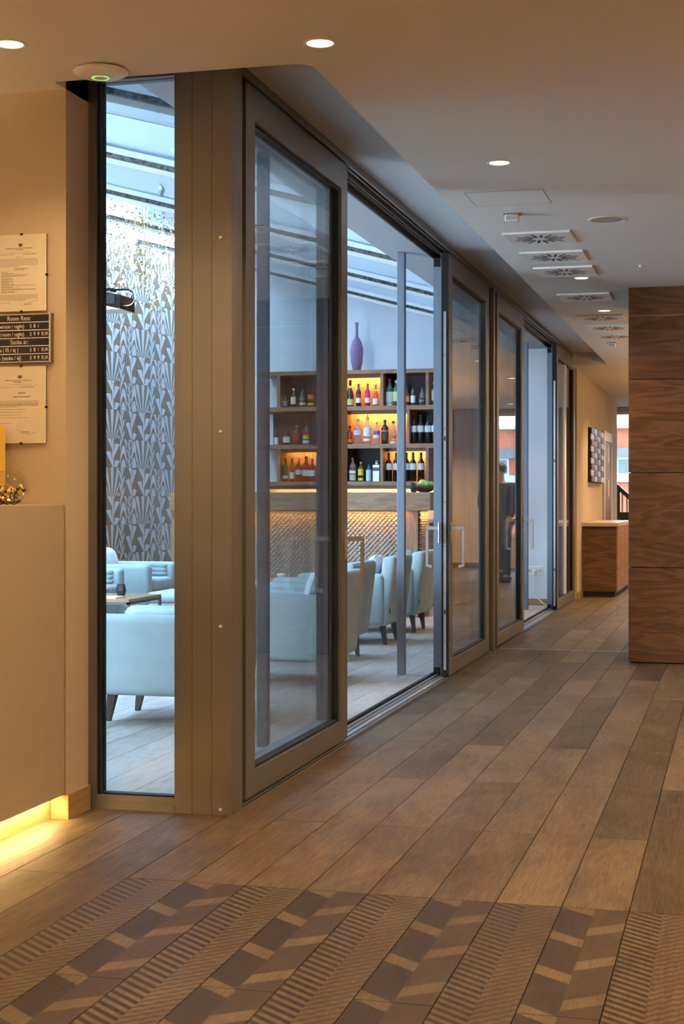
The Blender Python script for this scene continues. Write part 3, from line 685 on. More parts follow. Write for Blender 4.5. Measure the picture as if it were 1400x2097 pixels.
# leaf-pattern tile wall, turned 4 degrees
def tile_mat(name, variant):
    a = Mat(name); x, y, z = a.obj(); r = a.rnd()
    u = x; v = z + r * 0.0
    def stem(c, wd, n, slope, duty, amp=0.8):
        q = ((u - c) / (wd / 2)); d = q.ab(); ins = d.lt(1.0)
        lf = (v * n - d * slope + (q.gt(0)) * 0.5).fr()
        bell = (1 - d) * 1.6; bell = bell.mn(1.0) * ((d * 4).mn(1.0))
        return ins * (lf.lt(bell * duty)).mx(ins * d.lt(0.10))
    def arch(c, wd, n, duty):
        q = ((u - c) / (wd / 2)); d = q.ab(); ins = d.lt(1.0)
        return ins * ((v * n + d * d * 0.9).fr().lt(duty))
    def grass(c, wd):
        q = ((u - c) / (wd / 2)); bend = q / (0.25 + v * 2.6); ins = q.ab().lt(1.0)
        return ins * ((bend * 1.05 + 0.2).fr().lt(0.45))
    if variant == 0:
        m = stem(0.17, 0.33, 5.6, 0.9, 0.62).mx(arch(0.42, 0.16, 6.5, 0.6)).mx(stem(0.56, 0.11, 11, 1.2, 0.55)).mx(arch(0.68, 0.13, 5.6, 0.68))
        fld = (0.155, 0.088, 0.05)
    else:
        m = grass(0.15, 0.30).mx(stem(0.38, 0.16, 8, 1.3, 0.6)).mx(stem(0.61, 0.27, 4.6, 0.8, 0.58))
        fld = (0.165, 0.105, 0.07)
    n = a.noise(a.vec(x * 30, z * 4, r * 50), 1, 3); wsh = a.noise(a.vec(x * 3, z * 3, r * 20), 1, 2)
    dark = a.mix(n, tuple(q * 0.7 for q in fld), tuple(q * 1.35 for q in fld)); light = a.mix(n, (0.44, 0.46, 0.47), (0.55, 0.57, 0.59))
    a.col(a.mix(m * (0.72 + wsh * 0.4).mn(1.0), dark, light)).set(0.35); return a.m
TM = [tile_mat('leaf_tile_a', 0), tile_mat('leaf_tile_b', 1)]
tw = empty('wall_tile', (-6.42, 17.35, 0), 'wall of large tiles printed with pale leaf and stem motifs', kind='structure', rz=math.radians(90 - 4))
TW_, TH_ = 0.75, 0.313
bx('backing', (-10.2, 0, 0, 0.10, 0, 4.45), 'grout', tw, local=True)
tcache = {}
for row in range(14):
    for c in range(-6, 0):
        k = (row + c) % 2
        if k not in tcache:
            bm = BM(); rbox(bm, 0.001, TW_ - 0.001, -0.008, 0, 0.001, TH_ - 0.001, 0.002, 1); tcache[k] = mesh('tile', bm, TM[k], tw, local=True); o = tcache[k]
        else: o = tcache[k].copy(); COL.objects.link(o); o.parent = tw
        o.location = (c * TW_, 0, row * TH_)
bx('backing_face', (-10.2, -6 * TW_, -0.006, 0, 0, 4.4), TM[0], tw, local=True)

# power sockets with plug
e = empty('power_socket', (-2.255, 17.42, 0.395), 'white triple wall socket in the far lounge doorway', 'socket')
bx('plate', (-2.36, -2.175, 17.411, 17.4205, 0.346, 0.446), 'white', e, bevel=0.004)
for x in (-2.33, -2.268, -2.206):
    bm = BM(); lathe(bm, [(0.021, 0), (0.021, 0.003), (0.017, 0.004), (0.016, 0.001), (0.0001, 0.001)], 18); o = mesh('outlet', bm, plain('socket_well', (0.45, 0.46, 0.48), 0.4)); o.rotation_euler = (math.pi / 2, 0, 0); o.location = (x, 17.411, 0.396); attach(o, e)
pc = empty('power_cable', (-2.268, 17.40, 0.0), 'white power cable plugged into the wall socket', 'cable')
bm = BM(); lathe(bm, [(0.018, 0), (0.017, 0.02), (0.010, 0.034), (0.006, 0.05)], 14); o = mesh('plug', bm, 'white'); o.rotation_euler = (math.pi / 2, 0, 0); o.location = (-2.268, 17.409, 0.396); attach(o, pc)
bm = BM(); tube(bm, [(-2.268, 17.36, 0.396), (-2.272, 17.34, 0.36), (-2.275, 17.34, 0.24), (-2.26, 17.34, 0.15), (-2.22, 17.34, 0.08), (-2.17, 17.34, 0.03), (-2.12, 17.33, 0.008)], 0.007, 8); mesh('cord', bm, 'white', pc, smooth=True)

# ------------------------------------------------------------------ bar
BY = 15.2
bar = empty('bar_counter', (-4.4, BY + 0.3, 0), 'walnut topped bar counter fronted with scallop tiles', 'bar')
bx('top_slab', (-5.88, -3.05, BY, BY + 0.62, 1.104, 1.290), 'walnut_bar', bar)
bx('slab_end', (-3.052, -3.044, BY + 0.004, BY + 0.60, 1.108, 1.286), 'legs', bar)
bx('carcass', (-5.80, -3.19, BY + 0.135, BY + 0.60, 0, 1.104), 'darkback', bar)
bx('end_panel', (-3.325, -3.20, BY + 0.115, BY + 0.135, 0, 1.104), 'walnut_v', bar)
bx('end_panel', (-5.88, -5.76, BY + 0.06, BY + 0.62, 0, 1.104), 'walnut_v', bar)
def scales(name, n, m, pw, ph, fn):
    bm = BM()
    for j in range(m):
        for i in range(n):
            cx = (i + (0.5 if j % 2 else 0)) * pw; zt = 1.10 - j * ph
            top = [(-0.5, 0, 0), (0.5, 0, 0)]
            pts = [(-0.5 + k / 6, -0.017 if True else 0, -ph * (0.80 + 0.55 * math.sin(math.pi * k / 6))) for k in range(7)]
            vb = [bm.verts.new(fn(cx + p[0] * pw, -0.004 - 0.024 * (0.35 + 0.65 * math.sin(math.pi * k / 6)), zt + p[2])) for k, p in enumerate(pts)]
            vc = [bm.verts.new(fn(cx + p[0] * pw, 0, zt + p[2] + 0.001)) for p in pts]
            vt = [bm.verts.new(fn(cx + p[0] * pw, 0.0, zt)) for p in pts]
            for k in range(6): bm.faces.new((vt[k], vt[k + 1], vb[k + 1], vb[k]))
            for k in range(6): bm.faces.new((vb[k], vc[k], vc[k + 1], vb[k + 1]))
    o = mesh(name, bm, 'scale', bar); o['kind'] = 'stuff'; return o
scales('scallop_tiles', 50, 42, 0.0485, 0.0257, lambda x, y, z: (-5.755 + x, BY + 0.135 + y, z))
scales('scallop_tiles', 9, 42, 0.0485, 0.0257, lambda x, y, z: (-3.19 - y, BY + 0.15 + x, z))
area('bar_led', (-4.55, BY + 0.055, 1.100), (0, 0, 0), 2.5, 0.02, 7, LED, parent=bar)
area('bar_led_side', (-3.12, BY + 0.36, 1.100), (0, 0, 0), 0.02, 0.45, 1.6, LED, parent=bar)
# back counter and lit splashback
bkc = empty('back_counter', (-4.4, 17.2, 0), 'low lit back counter behind the bar', 'counter')
bx('cabinet', (-5.5, -3.2, 16.85, 17.41, 0, 0.95), 'walnut_bar', bkc); bx('counter_top', (-5.52, -3.18, 16.82, 17.41, 0.95, 0.99), 'worktop', bkc)
bx('splashback', (-5.44, -3.3, 17.395, 17.41, 0.99, 1.37), 'cream', bkc)
# shelf unit
SY0, SY1 = 16.95, 17.41
sh = empty('bottle_shelf', (-4.4, 17.2, 1.376), 'walnut wall shelf with amber lit compartments behind the bar', 'shelf')
SZ = [(2.659, 2.704), (2.239, 2.289), (1.802, 1.852), (1.376, 1.421)]
for i, (a, b) in enumerate(SZ): bx('shelf_board', (-5.444, -3.367 if i == 3 else -3.20, SY0, SY1, a, b), 'walnut_bar', sh)
comp = {0: [(-5.217, -5.181), (-4.55, -4.514), (-3.982, -3.948), (-3.452, -3.418)], 1: [(-4.44, -4.405), (-3.668, -3.64)], 2: [(-5.217, -5.181), (-4.44, -4.405), (-3.982, -3.948), (-3.452, -3.418)]}
for r, vs in comp.items():
    for a, b in vs: bx('divider', (a, b, SY0 + 0.005, SY1, SZ[r + 1][1], SZ[r][0]), 'walnut_v', sh)
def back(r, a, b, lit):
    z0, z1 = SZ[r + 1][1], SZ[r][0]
    bx('back_panel', (a, b, SY1 - 0.02, SY1 - 0.004, z0, z1), 'ply' if lit else 'darkback', sh)  # unlit compartments get a darker back: their shade put into the colour
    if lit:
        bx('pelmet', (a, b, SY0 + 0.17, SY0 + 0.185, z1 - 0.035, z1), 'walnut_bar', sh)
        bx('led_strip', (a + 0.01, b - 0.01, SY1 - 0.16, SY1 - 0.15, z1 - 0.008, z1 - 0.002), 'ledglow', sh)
        area('shelf_led', ((a + b) / 2, SY1 - 0.11, z1 - 0.012), (math.radians(28), 0, 0), b - a - 0.04, 0.03, 6 * (b - a), LED, parent=sh)
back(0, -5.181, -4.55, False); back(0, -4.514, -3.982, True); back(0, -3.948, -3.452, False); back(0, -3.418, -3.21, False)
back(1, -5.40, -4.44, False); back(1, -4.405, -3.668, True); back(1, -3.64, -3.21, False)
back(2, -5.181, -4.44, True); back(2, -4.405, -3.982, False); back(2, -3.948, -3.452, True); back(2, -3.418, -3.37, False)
bx('pelmet', (-5.44, -3.37, SY0 + 0.08, SY0 + 0.095, 1.335, 1.376), 'walnut_bar', sh)
area('splash_led', (-4.4, SY1 - 0.13, 1.372), (math.radians(20), 0, 0), 1.95, 0.03, 8, (1.0, 0.62, 0.24), parent=sh)

# bottles
GL = {
 'dark': plain('dark_bottle_glass', (0.012, 0.010, 0.010), 0.07, Coat_Weight=0.6), 'green': plain('green_bottle_glass', (0.03, 0.10, 0.05), 0.08, Coat_Weight=0.5),
 'lime': glassy('lime_bottle_glass', (0.55, 0.75, 0.18), 1.45, 0.02, 0.25, (0.25, 0.45, 0.05)), 'amber': glassy('amber_spirit', (0.75, 0.30, 0.06), 1.45, 0.02, 0.35, (0.35, 0.10, 0.02)),
 'gold': glassy('golden_spirit', (0.85, 0.60, 0.18), 1.45, 0.02, 0.25, (0.5, 0.3, 0.05)), 'clear': glassy('clear_bottle_glass', (0.84, 0.86, 0.86), 1.5, 0.02, 0.22, (0.6, 0.6, 0.6)),
 'pink': plain('pink_bottle', (0.45, 0.02, 0.10), 0.1, Coat_Weight=0.5), 'rose': glassy('rose_wine', (0.9, 0.55, 0.3), 1.45, 0.02, 0.3, (0.6, 0.3, 0.15)),
 'blue': glassy('blue_bottle_glass', (0.10, 0.45, 0.80), 1.45, 0.02, 0.4, (0.05, 0.30, 0.60)), 'grey': glassy('grey_bottle_glass', (0.40, 0.45, 0.50), 1.45, 0.02, 0.4, (0.20, 0.23, 0.27)),
 'brown': plain('brown_bottle_glass', (0.05, 0.022, 0.01), 0.1, Coat_Weight=0.5)}
LC = {}
def lc(c):
    k = tuple(round(q, 3) for q in c)
    if k not in LC: LC[k] = plain('label_paper_%d' % len(LC), c, 0.55, var=0.05, scale=60)
    return LC[k]
WHT, CRM, RED, BLK, YEL, PNK, PUR, ORG, GRN, SIL = (0.8, 0.8, 0.78), (0.75, 0.68, 0.5), (0.45, 0.03, 0.03), (0.02, 0.02, 0.02), (0.8, 0.6, 0.06), (0.75, 0.03, 0.35), (0.18, 0.10, 0.45), (0.75, 0.22, 0.03), (0.04, 0.16, 0.08), (0.55, 0.55, 0.55)
SH = {  # normalised profiles (radius as share of max radius, z as share of height)
 'wine': [(0.85, 0), (1, 0.02), (1, 0.60), (0.9, 0.67), (0.48, 0.75), (0.40, 0.80), (0.38, 0.97), (0.42, 0.975), (0.42, 1.0)],
 'burg': [(0.85, 0), (1, 0.02), (1, 0.42), (0.85, 0.55), (0.5, 0.70), (0.36, 0.82), (0.34, 0.97), (0.38, 0.975), (0.38, 1.0)],
 'round': [(0.88, 0), (1, 0.03), (1, 0.58), (0.92, 0.66), (0.5, 0.75), (0.34, 0.80), (0.32, 0.90), (0.38, 0.905), (0.38, 1.0)],
 'squat': [(0.9, 0), (1, 0.05), (1, 0.52), (0.85, 0.64), (0.45, 0.72), (0.33, 0.78), (0.33, 0.86), (0.45, 0.87), (0.45, 1.0)],
 'tall': [(0.9, 0), (1, 0.02), (1, 0.66), (0.75, 0.74), (0.36, 0.80), (0.32, 0.90), (0.38, 0.905), (0.38, 1.0)],
 'pear': [(0.8, 0), (0.9, 0.03), (0.72, 0.16), (0.72, 0.22), (1.0, 0.42), (0.9, 0.55), (0.5, 0.68), (0.34, 0.76), (0.32, 0.88), (0.42, 0.885), (0.42, 1.0)],
 'square': [(0.95, 0), (1.1, 0.01), (1.1, 0.78), (1.05, 0.80), (0.35, 0.81), (0.33, 0.88), (0.30, 0.885), (0.33, 0.95), (0.2, 1.0)]}
def prof_r(pr, t):
    for (r0, z0), (r1, z1) in zip(pr, pr[1:]):
        if z0 <= t <= z1: return r0 + (r1 - r0) * (t - z0) / max(1e-6, z1 - z0)
    return pr[-1][0]
def bottle(x, z, h, shape, glass, cap, bands, label, rad=None, y=17.07):
    rad = rad or {'wine': 0.116, 'burg': 0.135, 'round': 0.155, 'squat': 0.25, 'tall': 0.15, 'pear': 0.16, 'square': 0.20}[shape] * h
    seg = 4 if shape == 'square' else 20; a_off = math.pi / 4 if shape == 'square' else 0
    e = empty('bottle', (x, y, z), label, 'bottle', 'bottles on the bar shelf')
    pr = SH[shape]; ct = 0.90 if shape not in ('wine', 'burg') else 0.80
    bm = BM(); lathe(bm, [(r * rad, q * h) for r, q in pr if q <= ct + 0.001] , seg, a0=a_off, a1=a_off + 2 * math.pi)
    o = mesh('glass_body', bm, GL[glass], e, local=True); 
    if seg > 4: smoothed(o, 50)
    bm = BM(); cp_ = [(r * rad * 1.04, q * h) for r, q in pr if q >= ct - 0.001]; lathe(bm, [(cp_[0][0], (ct - 0.005) * h)] + cp_, 14); mesh('cap', bm, lc(cap), e, local=True, smooth=False)
    for (z0, z1, c) in bands:
        bm = BM()
        n = 5; ring = [(prof_r(pr, z0 + (z1 - z0) * i / n) * rad * (1.015 if seg > 4 else 1.012), (z0 + (z1 - z0) * i / n) * h) for i in range(n + 1)]
        if seg == 4: lathe(bm, ring, 1, a0=-math.pi * 0.75, a1=-math.pi * 0.25)
        else: lathe(bm, ring, 12, a0=-math.pi / 2 - 1.25, a1=-math.pi / 2 + 1.25)
        mesh('label', bm, lc(c), e, local=True, smooth=(seg > 4))
    return e
z1, z2, z3 = SZ[1][1], SZ[2][1], SZ[3][1]
Bs = [
 (-5.158, z1, 0.152, 'squat', 'dark', BLK, [(0.1, 0.42, (0.22, 0.22, 0.25)), (0.44, 0.5, SIL)], 'small squat dark bottle with grey label, top shelf far left'),
 (-5.051, z1, 0.225, 'round', 'brown', WHT, [(0.18, 0.55, CRM)], 'brown bottle with white cap and cream shield label, top shelf'),
 (-4.939, z1, 0.242, 'round', 'green', BLK, [(0.12, 0.24, CRM), (0.32, 0.52, (0.12, 0.18, 0.14))], 'green bottle with low cream band, top shelf left compartment'),
 (-4.842, z1, 0.245, 'tall', 'amber', BLK, [(0.1, 0.2, YEL), (0.4, 0.6, ORG)], 'square shouldered amber bottle with orange label, top shelf'),
 (-4.583, z1, 0.281, 'tall', 'dark', BLK, [(0.1, 0.4, CRM)], 'dark bottle beside the door stile, top shelf, mostly hidden'),
 (-4.366, z1, 0.310, 'burg', 'brown', BLK, [(0.06, 0.28, (0.7, 0.62, 0.25))], 'slender brown wine bottle with low cream label, top shelf'),
 (-4.266, z1, 0.265, 'wine', 'dark', RED, [(0.16, 0.38, WHT), (0.40, 0.55, RED)], 'dark wine bottle with red and white label, top shelf'),
 (-4.159, z1, 0.265, 'wine', 'pink', (0.35, 0.05, 0.10), [(0.16, 0.38, WHT), (0.40, 0.60, PNK)], 'crimson wine bottle with bright pink and white label'),
 (-4.063, z1, 0.253, 'burg', 'rose', (0.45, 0.28, 0.12), [(0.08, 0.36, WHT)], 'tapered rose wine bottle with white label, top shelf'),
 (-3.898, z1, 0.315, 'round', 'green', RED, [(0.12, 0.52, (0.6, 0.62, 0.62)), (0.02, 0.1, CRM)], 'tall green bottle with red cap and silver label, top shelf'),
 (-3.820, z1, 0.296, 'round', 'green', WHT, [(0.18, 0.56, (0.72, 0.74, 0.38))], 'green bottle with pale yellow label left of the steel post'),
 (-3.694, z1, 0.225, 'round', 'amber', BLK, [(0.2, 0.5, ORG)], 'amber bottle with orange label peeking right of the steel post'),
 (-3.622, z1, 0.251, 'wine', 'green', BLK, [(0.14, 0.46, (0.72, 0.78, 0.78))], 'dark green bottle with pale label, top shelf right of post'),
 (-3.519, z1, 0.214, 'round', 'clear', (0.12, 0.04, 0.04), [(0.12, 0.42, (0.10, 0.09, 0.09)), (0.2, 0.32, WHT)], 'clear bottle with round black and white label, top shelf right'),
 (-3.374, z1, 0.270, 'tall', 'clear', WHT, [(0.2, 0.7, WHT)], 'white bottle at the right end of the top shelf'),
 (-5.260, z2, 0.180, 'tall', 'amber', RED, [(0.04, 0.5, WHT)], 'short bottle with tall white label, middle shelf far left'),
 (-5.134, z2, 0.175, 'squat', 'brown', BLK, [(0.16, 0.56, CRM)], 'squat brown bottle with square cream label, middle shelf'),
 (-5.012, z2, 0.231, 'round', 'gold', SIL, [(0.2, 0.54, RED)], 'golden bottle with red label, middle shelf left'),
 (-4.896, z2, 0.259, 'tall', 'clear', RED, [(0.08, 0.2, WHT), (0.26, 0.42, YEL), (0.44, 0.58, RED)], 'clear bottle with yellow and red label, middle shelf left'),
 (-4.577, z2, 0.214, 'round', 'brown', BLK, [(0.3, 0.6, WHT)], 'brown bottle with white label behind door stile, middle shelf'),
 (-4.371, z2, 0.214, 'round', 'amber', BLK, [(0.1, 0.3, ORG)], 'amber bottle at the left of the lit middle compartment'),
 (-4.278, z2, 0.298, 'round', 'clear', (0.5, 0.45, 0.4), [(0.36, 0.54, (0.62, 0.60, 0.62))], 'tall clear bottle with grey label, lit middle compartment'),
 (-4.161, z2, 0.315, 'round', 'clear', SIL, [(0.30, 0.62, WHT), (0.12, 0.2, WHT)], 'clear bottle with big white label and metal pourer'),
 (-4.051, z2, 0.253, 'round', 'clear', SIL, [(0.42, 0.60, PUR), (0.28, 0.42, WHT)], 'clear bottle with purple and white label'),
 (-3.953, z2, 0.281, 'tall', 'dark', BLK, [(0.16, 0.44, (0.04, 0.05, 0.06)), (0.5, 0.58, (0.5, 0.15, 0.15))], 'dark bottle with small red round emblem, middle shelf'),
 (-3.855, z2, 0.265, 'pear', 'clear', (0.2, 0.06, 0.03), [(0.02, 0.1, WHT), (0.24, 0.36, ORG)], 'curvy clear bottle with orange decoration left of the post'),
 (-5.149, z3, 0.276, 'wine', 'lime', (0.12, 0.06, 0.04), [(0.14, 0.27, WHT)], 'lime green bottle with small white label, bottom shelf'),
 (-5.068, z3, 0.276, 'wine', 'gold', (0.07, 0.05, 0.04), [(0.12, 0.40, WHT)], 'pale golden bottle with white label, bottom shelf'),
 (-4.985, z3, 0.276, 'round', 'amber', SIL, [(0.3, 0.5, (0.6, 0.72, 0.8))], 'amber red bottle with light blue label, bottom shelf'),
 (-4.896, z3, 0.298, 'round', 'amber', (0.06, 0.04, 0.03), [(0.22, 0.46, WHT), (0.48, 0.55, RED)], 'taller amber red bottle with white label, bottom shelf'),
 (-4.822, z3, 0.270, 'round', 'amber', BLK, [(0.24, 0.5, WHT)], 'amber bottle cut off by the door stile, bottom shelf'),
 (-4.577, z3, 0.270, 'round', 'clear', BLK, [(0.2, 0.5, WHT)], 'clear bottle in the lit bottom compartment behind the stile'),
 (-4.336, z3, 0.276, 'tall', 'clear', RED, [(0.06, 0.3, (0.55, 0.5, 0.5)), (0.34, 0.46, WHT), (0.5, 0.62, RED)], 'clear bottle with red cap and red white label, bottom shelf'),
 (-4.239, z3, 0.228, 'tall', 'gold', YEL, [(0.06, 0.18, YEL), (0.32, 0.64, YEL)], 'bottle with yellow cap and yellow label, bottom shelf'),
 (-4.144, z3, 0.217, 'tall', 'blue', BLK, [(0.04, 0.62, (0.55, 0.70, 0.80))], 'bright blue bottle with pale label, bottom shelf'),
 (-4.051, z3, 0.245, 'square', 'grey', SIL, [(0.5, 0.66, (0.08, 0.10, 0.14))], 'square grey glass bottle with silver stopper, bottom shelf')]
for b in Bs: bottle(*b)
WB = 'dark wine bottle with white oval label, %s'
for x, zz, lab in ((-3.616, z2, 'first right of post on middle shelf'), (-3.534, z2, 'second right of post on middle shelf'), (-3.448, z2, 'third right of post on middle shelf'), (-3.371, z2, 'last at right end of middle shelf'),
                  (-3.907, z3, 'leftmost in the lit bottom compartment'), (-3.820, z3, 'just left of the post on bottom shelf'), (-3.700, z3, 'hidden behind the post on bottom shelf'), (-3.622, z3, 'just right of the post on bottom shelf'), (-3.528, z3, 'rightmost in the lit bottom compartment')):
    bottle(x, zz, 0.334, 'wine', 'dark', BLK, [(0.40, 0.62, (0.70, 0.74, 0.78)), (0.83, 0.87, WHT)], WB % lab)
# pourer on the white-label bottle is its own little part
pz = [o for o in COL.objects if o.get('label', '').startswith('clear bottle with big white')][0]
bm = BM(); tube(bm, [(0, 0, 0.31), (0, 0, 0.325), (0.006, 0, 0.352)], [0.008, 0.005, 0.003], 8); mesh('pourer', bm, 'black', pz, local=True)
# vase on the shelf
va = empty('floor_vase', (-4.301, 17.12, 2.704), 'slender violet bottle vase standing on top of the shelf', 'vase'); va.name = 'bottle_vase'
bm = BM(); lathe(bm, [(0.03, 0), (0.045, 0.01), (0.066, 0.09), (0.076, 0.20), (0.074, 0.27), (0.056, 0.34), (0.028, 0.385), (0.0165, 0.41), (0.0145, 0.50), (0.019, 0.56)], 28); mesh('vase_body', bm, 'violet', va, local=True, smooth=True)
bm = BM(); lathe(bm, [(0.0165, 0.545), (0.021, 0.560), (0.021, 0.566), (0.014, 0.566), (0.012, 0.54)], 24); mesh('lip', bm, 'violet', va, local=True)
# fruit bowl and mug on the bar
fb = empty('fruit_bowl', (-3.165, BY + 0.28, 1.290), 'shallow dark brown bowl holding fruit on the bar end', 'bowl')
bm = BM(); lathe(bm, [(0.04, 0), (0.075, 0.012), (0.115, 0.045), (0.135, 0.075), (0.128, 0.075), (0.10, 0.045), (0.06, 0.02), (0.0001, 0.016)], 30); mesh('bowl_shell', bm, plain('brown_ceramic', (0.11, 0.08, 0.055), 0.4), fb, local=True, smooth=True)
for i, (dx, dy, dz, r, m, lab, nm) in enumerate(((-0.085, -0.01, 0.072, 0.034, 'lemon', 'pale yellow green lemon at the left of the fruit bowl', 'lemon'), (-0.02, 0.0, 0.098, 0.036, 'lemon', 'yellow lemon on top of the fruit bowl', 'lemon'), (0.03, -0.02, 0.085, 0.033, 'lime', 'bright green lime in the middle of the fruit bowl', 'lime'), (0.068, 0.0, 0.083, 0.031, 'lime', 'green lime at the right of the fruit bowl', 'lime'), (-0.03, 0.04, 0.06, 0.033, 'lime', 'green lime at the back of the fruit bowl', 'lime'))):
    if m not in M: M['lemon'] = plain('lemon_skin', (0.72, 0.62, 0.12), 0.45, var=0.15, scale=30); M['lime'] = plain('lime_skin', (0.18, 0.42, 0.04), 0.4, var=0.15, scale=30)
    e = empty(nm, (-3.165 + dx, BY + 0.28 + dy, 1.290 + dz), lab, 'fruit', 'fruit in the bar bowl')
    bm = BM(); bmesh.ops.create_uvsphere(bm, u_segments=16, v_segments=10, radius=r)
    for v in bm.verts: v.co.x *= 1.12 + (0.10 if abs(v.co.x) > r * 0.9 else 0)
    mesh('skin', bm, m, e, local=True, smooth=True)
    bm = BM(); lathe(bm, [(0.004, 0), (0.003, 0.005)], 8); o = mesh('stem_end', bm, 'legs'); o.rotation_euler = (0, math.pi / 2, 0); o.location = (r * 1.2, 0, 0); o.parent = e
def faceted(name, loc, label, r=0.042, h=0.095):
    e = empty(name, loc, label, 'cup', 'dark faceted cups')
    bm = BM(); lathe(bm, [(r * 0.62, 0), (r, h * 0.5), (r * 0.72, h), (r * 0.62, h), (r * 0.85, h * 0.5), (r * 0.5, 0.01)], 7); mesh('cup_body', bm, plain('black_stoneware', (0.02, 0.02, 0.024), 0.45), e, local=True)
    bm = BM(); lathe(bm, [(r * 0.73, h - 0.003), (r * 0.74, h + 0.001), (r * 0.62, h + 0.001)], 7); mesh('rim', bm, 'black', e, local=True)
faceted('faceted_cup', (-3.235, BY + 0.08, 1.290), 'black faceted cup before the fruit bowl on the bar')

# ------------------------------------------------------------------ lounge furniture
def make_chair():
    e = empty('armchair', (0, 0, 0))
    def P(name, d, b, seg=4, shear=0.0, taper=0.0):
        bm = BM(); vs = rbox(bm, *d, b=b, seg=seg)
        for v in bm.verts: v.co.x += shear * max(0, v.co.z - 0.17)
        return smoothed(mesh(name, bm, 'fabric', e, local=True), 60)
    P('seat_base', (0.03, 0.74, 0.04, 0.76, 0.17, 0.36), 0.03)
    P('seat_cushion', (-0.005, 0.68, 0.15, 0.65, 0.35, 0.46), 0.04)
    P('armrest', (0.0, 0.75, 0.0, 0.145, 0.165, 0.60), 0.045); P('armrest', (0.0, 0.75, 0.655, 0.80, 0.165, 0.60), 0.045)
    P('backrest', (0.665, 0.78, 0.035, 0.765, 0.165, 0.745), 0.042, shear=0.12)
    for s, y in ((1, 0.152), (-1, 0.648)):
        for k in range(3):
            bm = BM(); tube(bm, [(0.06, y, 0.485 + 0.042 * k), (0.10, y, 0.485 + 0.042 * k), (0.68, y, 0.485 + 0.042 * k), (0.72, y, 0.485 + 0.042 * k)], [0.012, 0.026, 0.026, 0.012], 10); mesh('arm_channel', bm, 'fabric', e, local=True, smooth=True)
    for k in range(5):
        z = 0.485 + 0.055 * k; x = 0.668 + 0.12 * (z - 0.17)
        bm = BM(); tube(bm, [(x, 0.15, z), (x, 0.19, z), (x, 0.61, z), (x, 0.65, z)], [0.014, 0.032, 0.032, 0.014], 10); mesh('back_channel', bm, 'fabric', e, local=True, smooth=True)
    for x, y, sx in ((0.14, 0.19, -0.03), (0.14, 0.61, -0.03), (0.70, 0.19, 0.025), (0.70, 0.61, 0.025)):
        bm = BM(); v = box(bm, -0.026, 0.026, -0.026, 0.026, 0, 0.175)
        for q in v:
            if q.co.z < 0.05: q.co.x = q.co.x * 0.5 + sx; q.co.y *= 0.5
            q.co.x += x; q.co.y += y
        mesh('leg', bm, 'legs', e, local=True)
    bx('fabric_tag', (0.792, 0.797, 0.06, 0.064, 0.27, 0.31), 'black', e, local=True)
    return e
ch0 = make_chair()
CH = [((-3.48, 7.60), 0, 'pale turquoise armchair seen from the side through the corner window'), ((-3.34, 9.45), 0, 'pale turquoise armchair behind the nearest sliding door'), ((-3.60, 10.87), 0, 'pale turquoise armchair, nearest one fully inside the open doorway'), ((-3.60, 12.24), 0, 'pale turquoise armchair directly behind the steel post'), ((-3.60, 13.42), 0, 'pale turquoise armchair closest to the bar, partly hidden by doorway'),
      ((-5.40, 14.20), math.pi, 'pale turquoise armchair in front of the leaf tile wall'), ((-5.36, 12.78), math.pi, 'pale turquoise armchair at the left edge of the corner window'), ((-4.62, 13.20), math.radians(150), 'pale turquoise armchair in mid lounge seen beyond the low table')]
for i, ((x, y), rz, lab) in enumerate(CH[:7]):
    c = ch0 if i == 0 else copy_tree(ch0)
    c.location = (x, y, 0); c.rotation_euler = (0, 0, rz); tag(c, lab, 'armchair', 'turquoise lounge armchairs')
def pillow(loc, rot, label):
    bm = BM(); bmesh.ops.create_uvsphere(bm, u_segments=24, v_segments=14, radius=1)
    for v in bm.verts:
        a, b = v.co.y, v.co.z; f = lambda q: math.copysign(abs(q) ** 0.6, q)
        v.co = Vector((0.065 * v.co.x, 0.20 * f(a), 0.15 * f(b)))
    e = empty('scatter_cushion', loc, label, 'cushion', 'pale scatter cushions'); e.rotation_euler = rot
    mesh('cover', bm, 'pillow', e, local=True, smooth=True)
    bm = BM(); tube(bm, [(0, 0.20 * math.copysign(abs(math.cos(t)) ** 0.6, math.cos(t)), 0.15 * math.copysign(abs(math.sin(t)) ** 0.6, math.sin(t))) for t in [k * math.pi / 16 for k in range(33)]], 0.004, 6); mesh('piping', bm, 'pillow', e, local=True)
pillow((-2.76, 9.90, 0.60), (0, 0.25, 0), 'pale cushion in the armchair behind the nearest sliding door')
pillow((-3.02, 11.27, 0.60), (0, 0.25, 0), 'pale cushion in the nearest armchair inside the open doorway')
pillow((-3.02, 12.64, 0.60), (0, 0.25, 0), 'pale cushion in the armchair behind the steel post')
pillow((-3.02, 13.82, 0.60), (0, 0.25, 0), 'pale cushion in the armchair closest to the bar')
pillow((-5.98, 13.80, 0.60), (0, -0.28, 0), 'pale cushion in the armchair before the leaf tile wall')
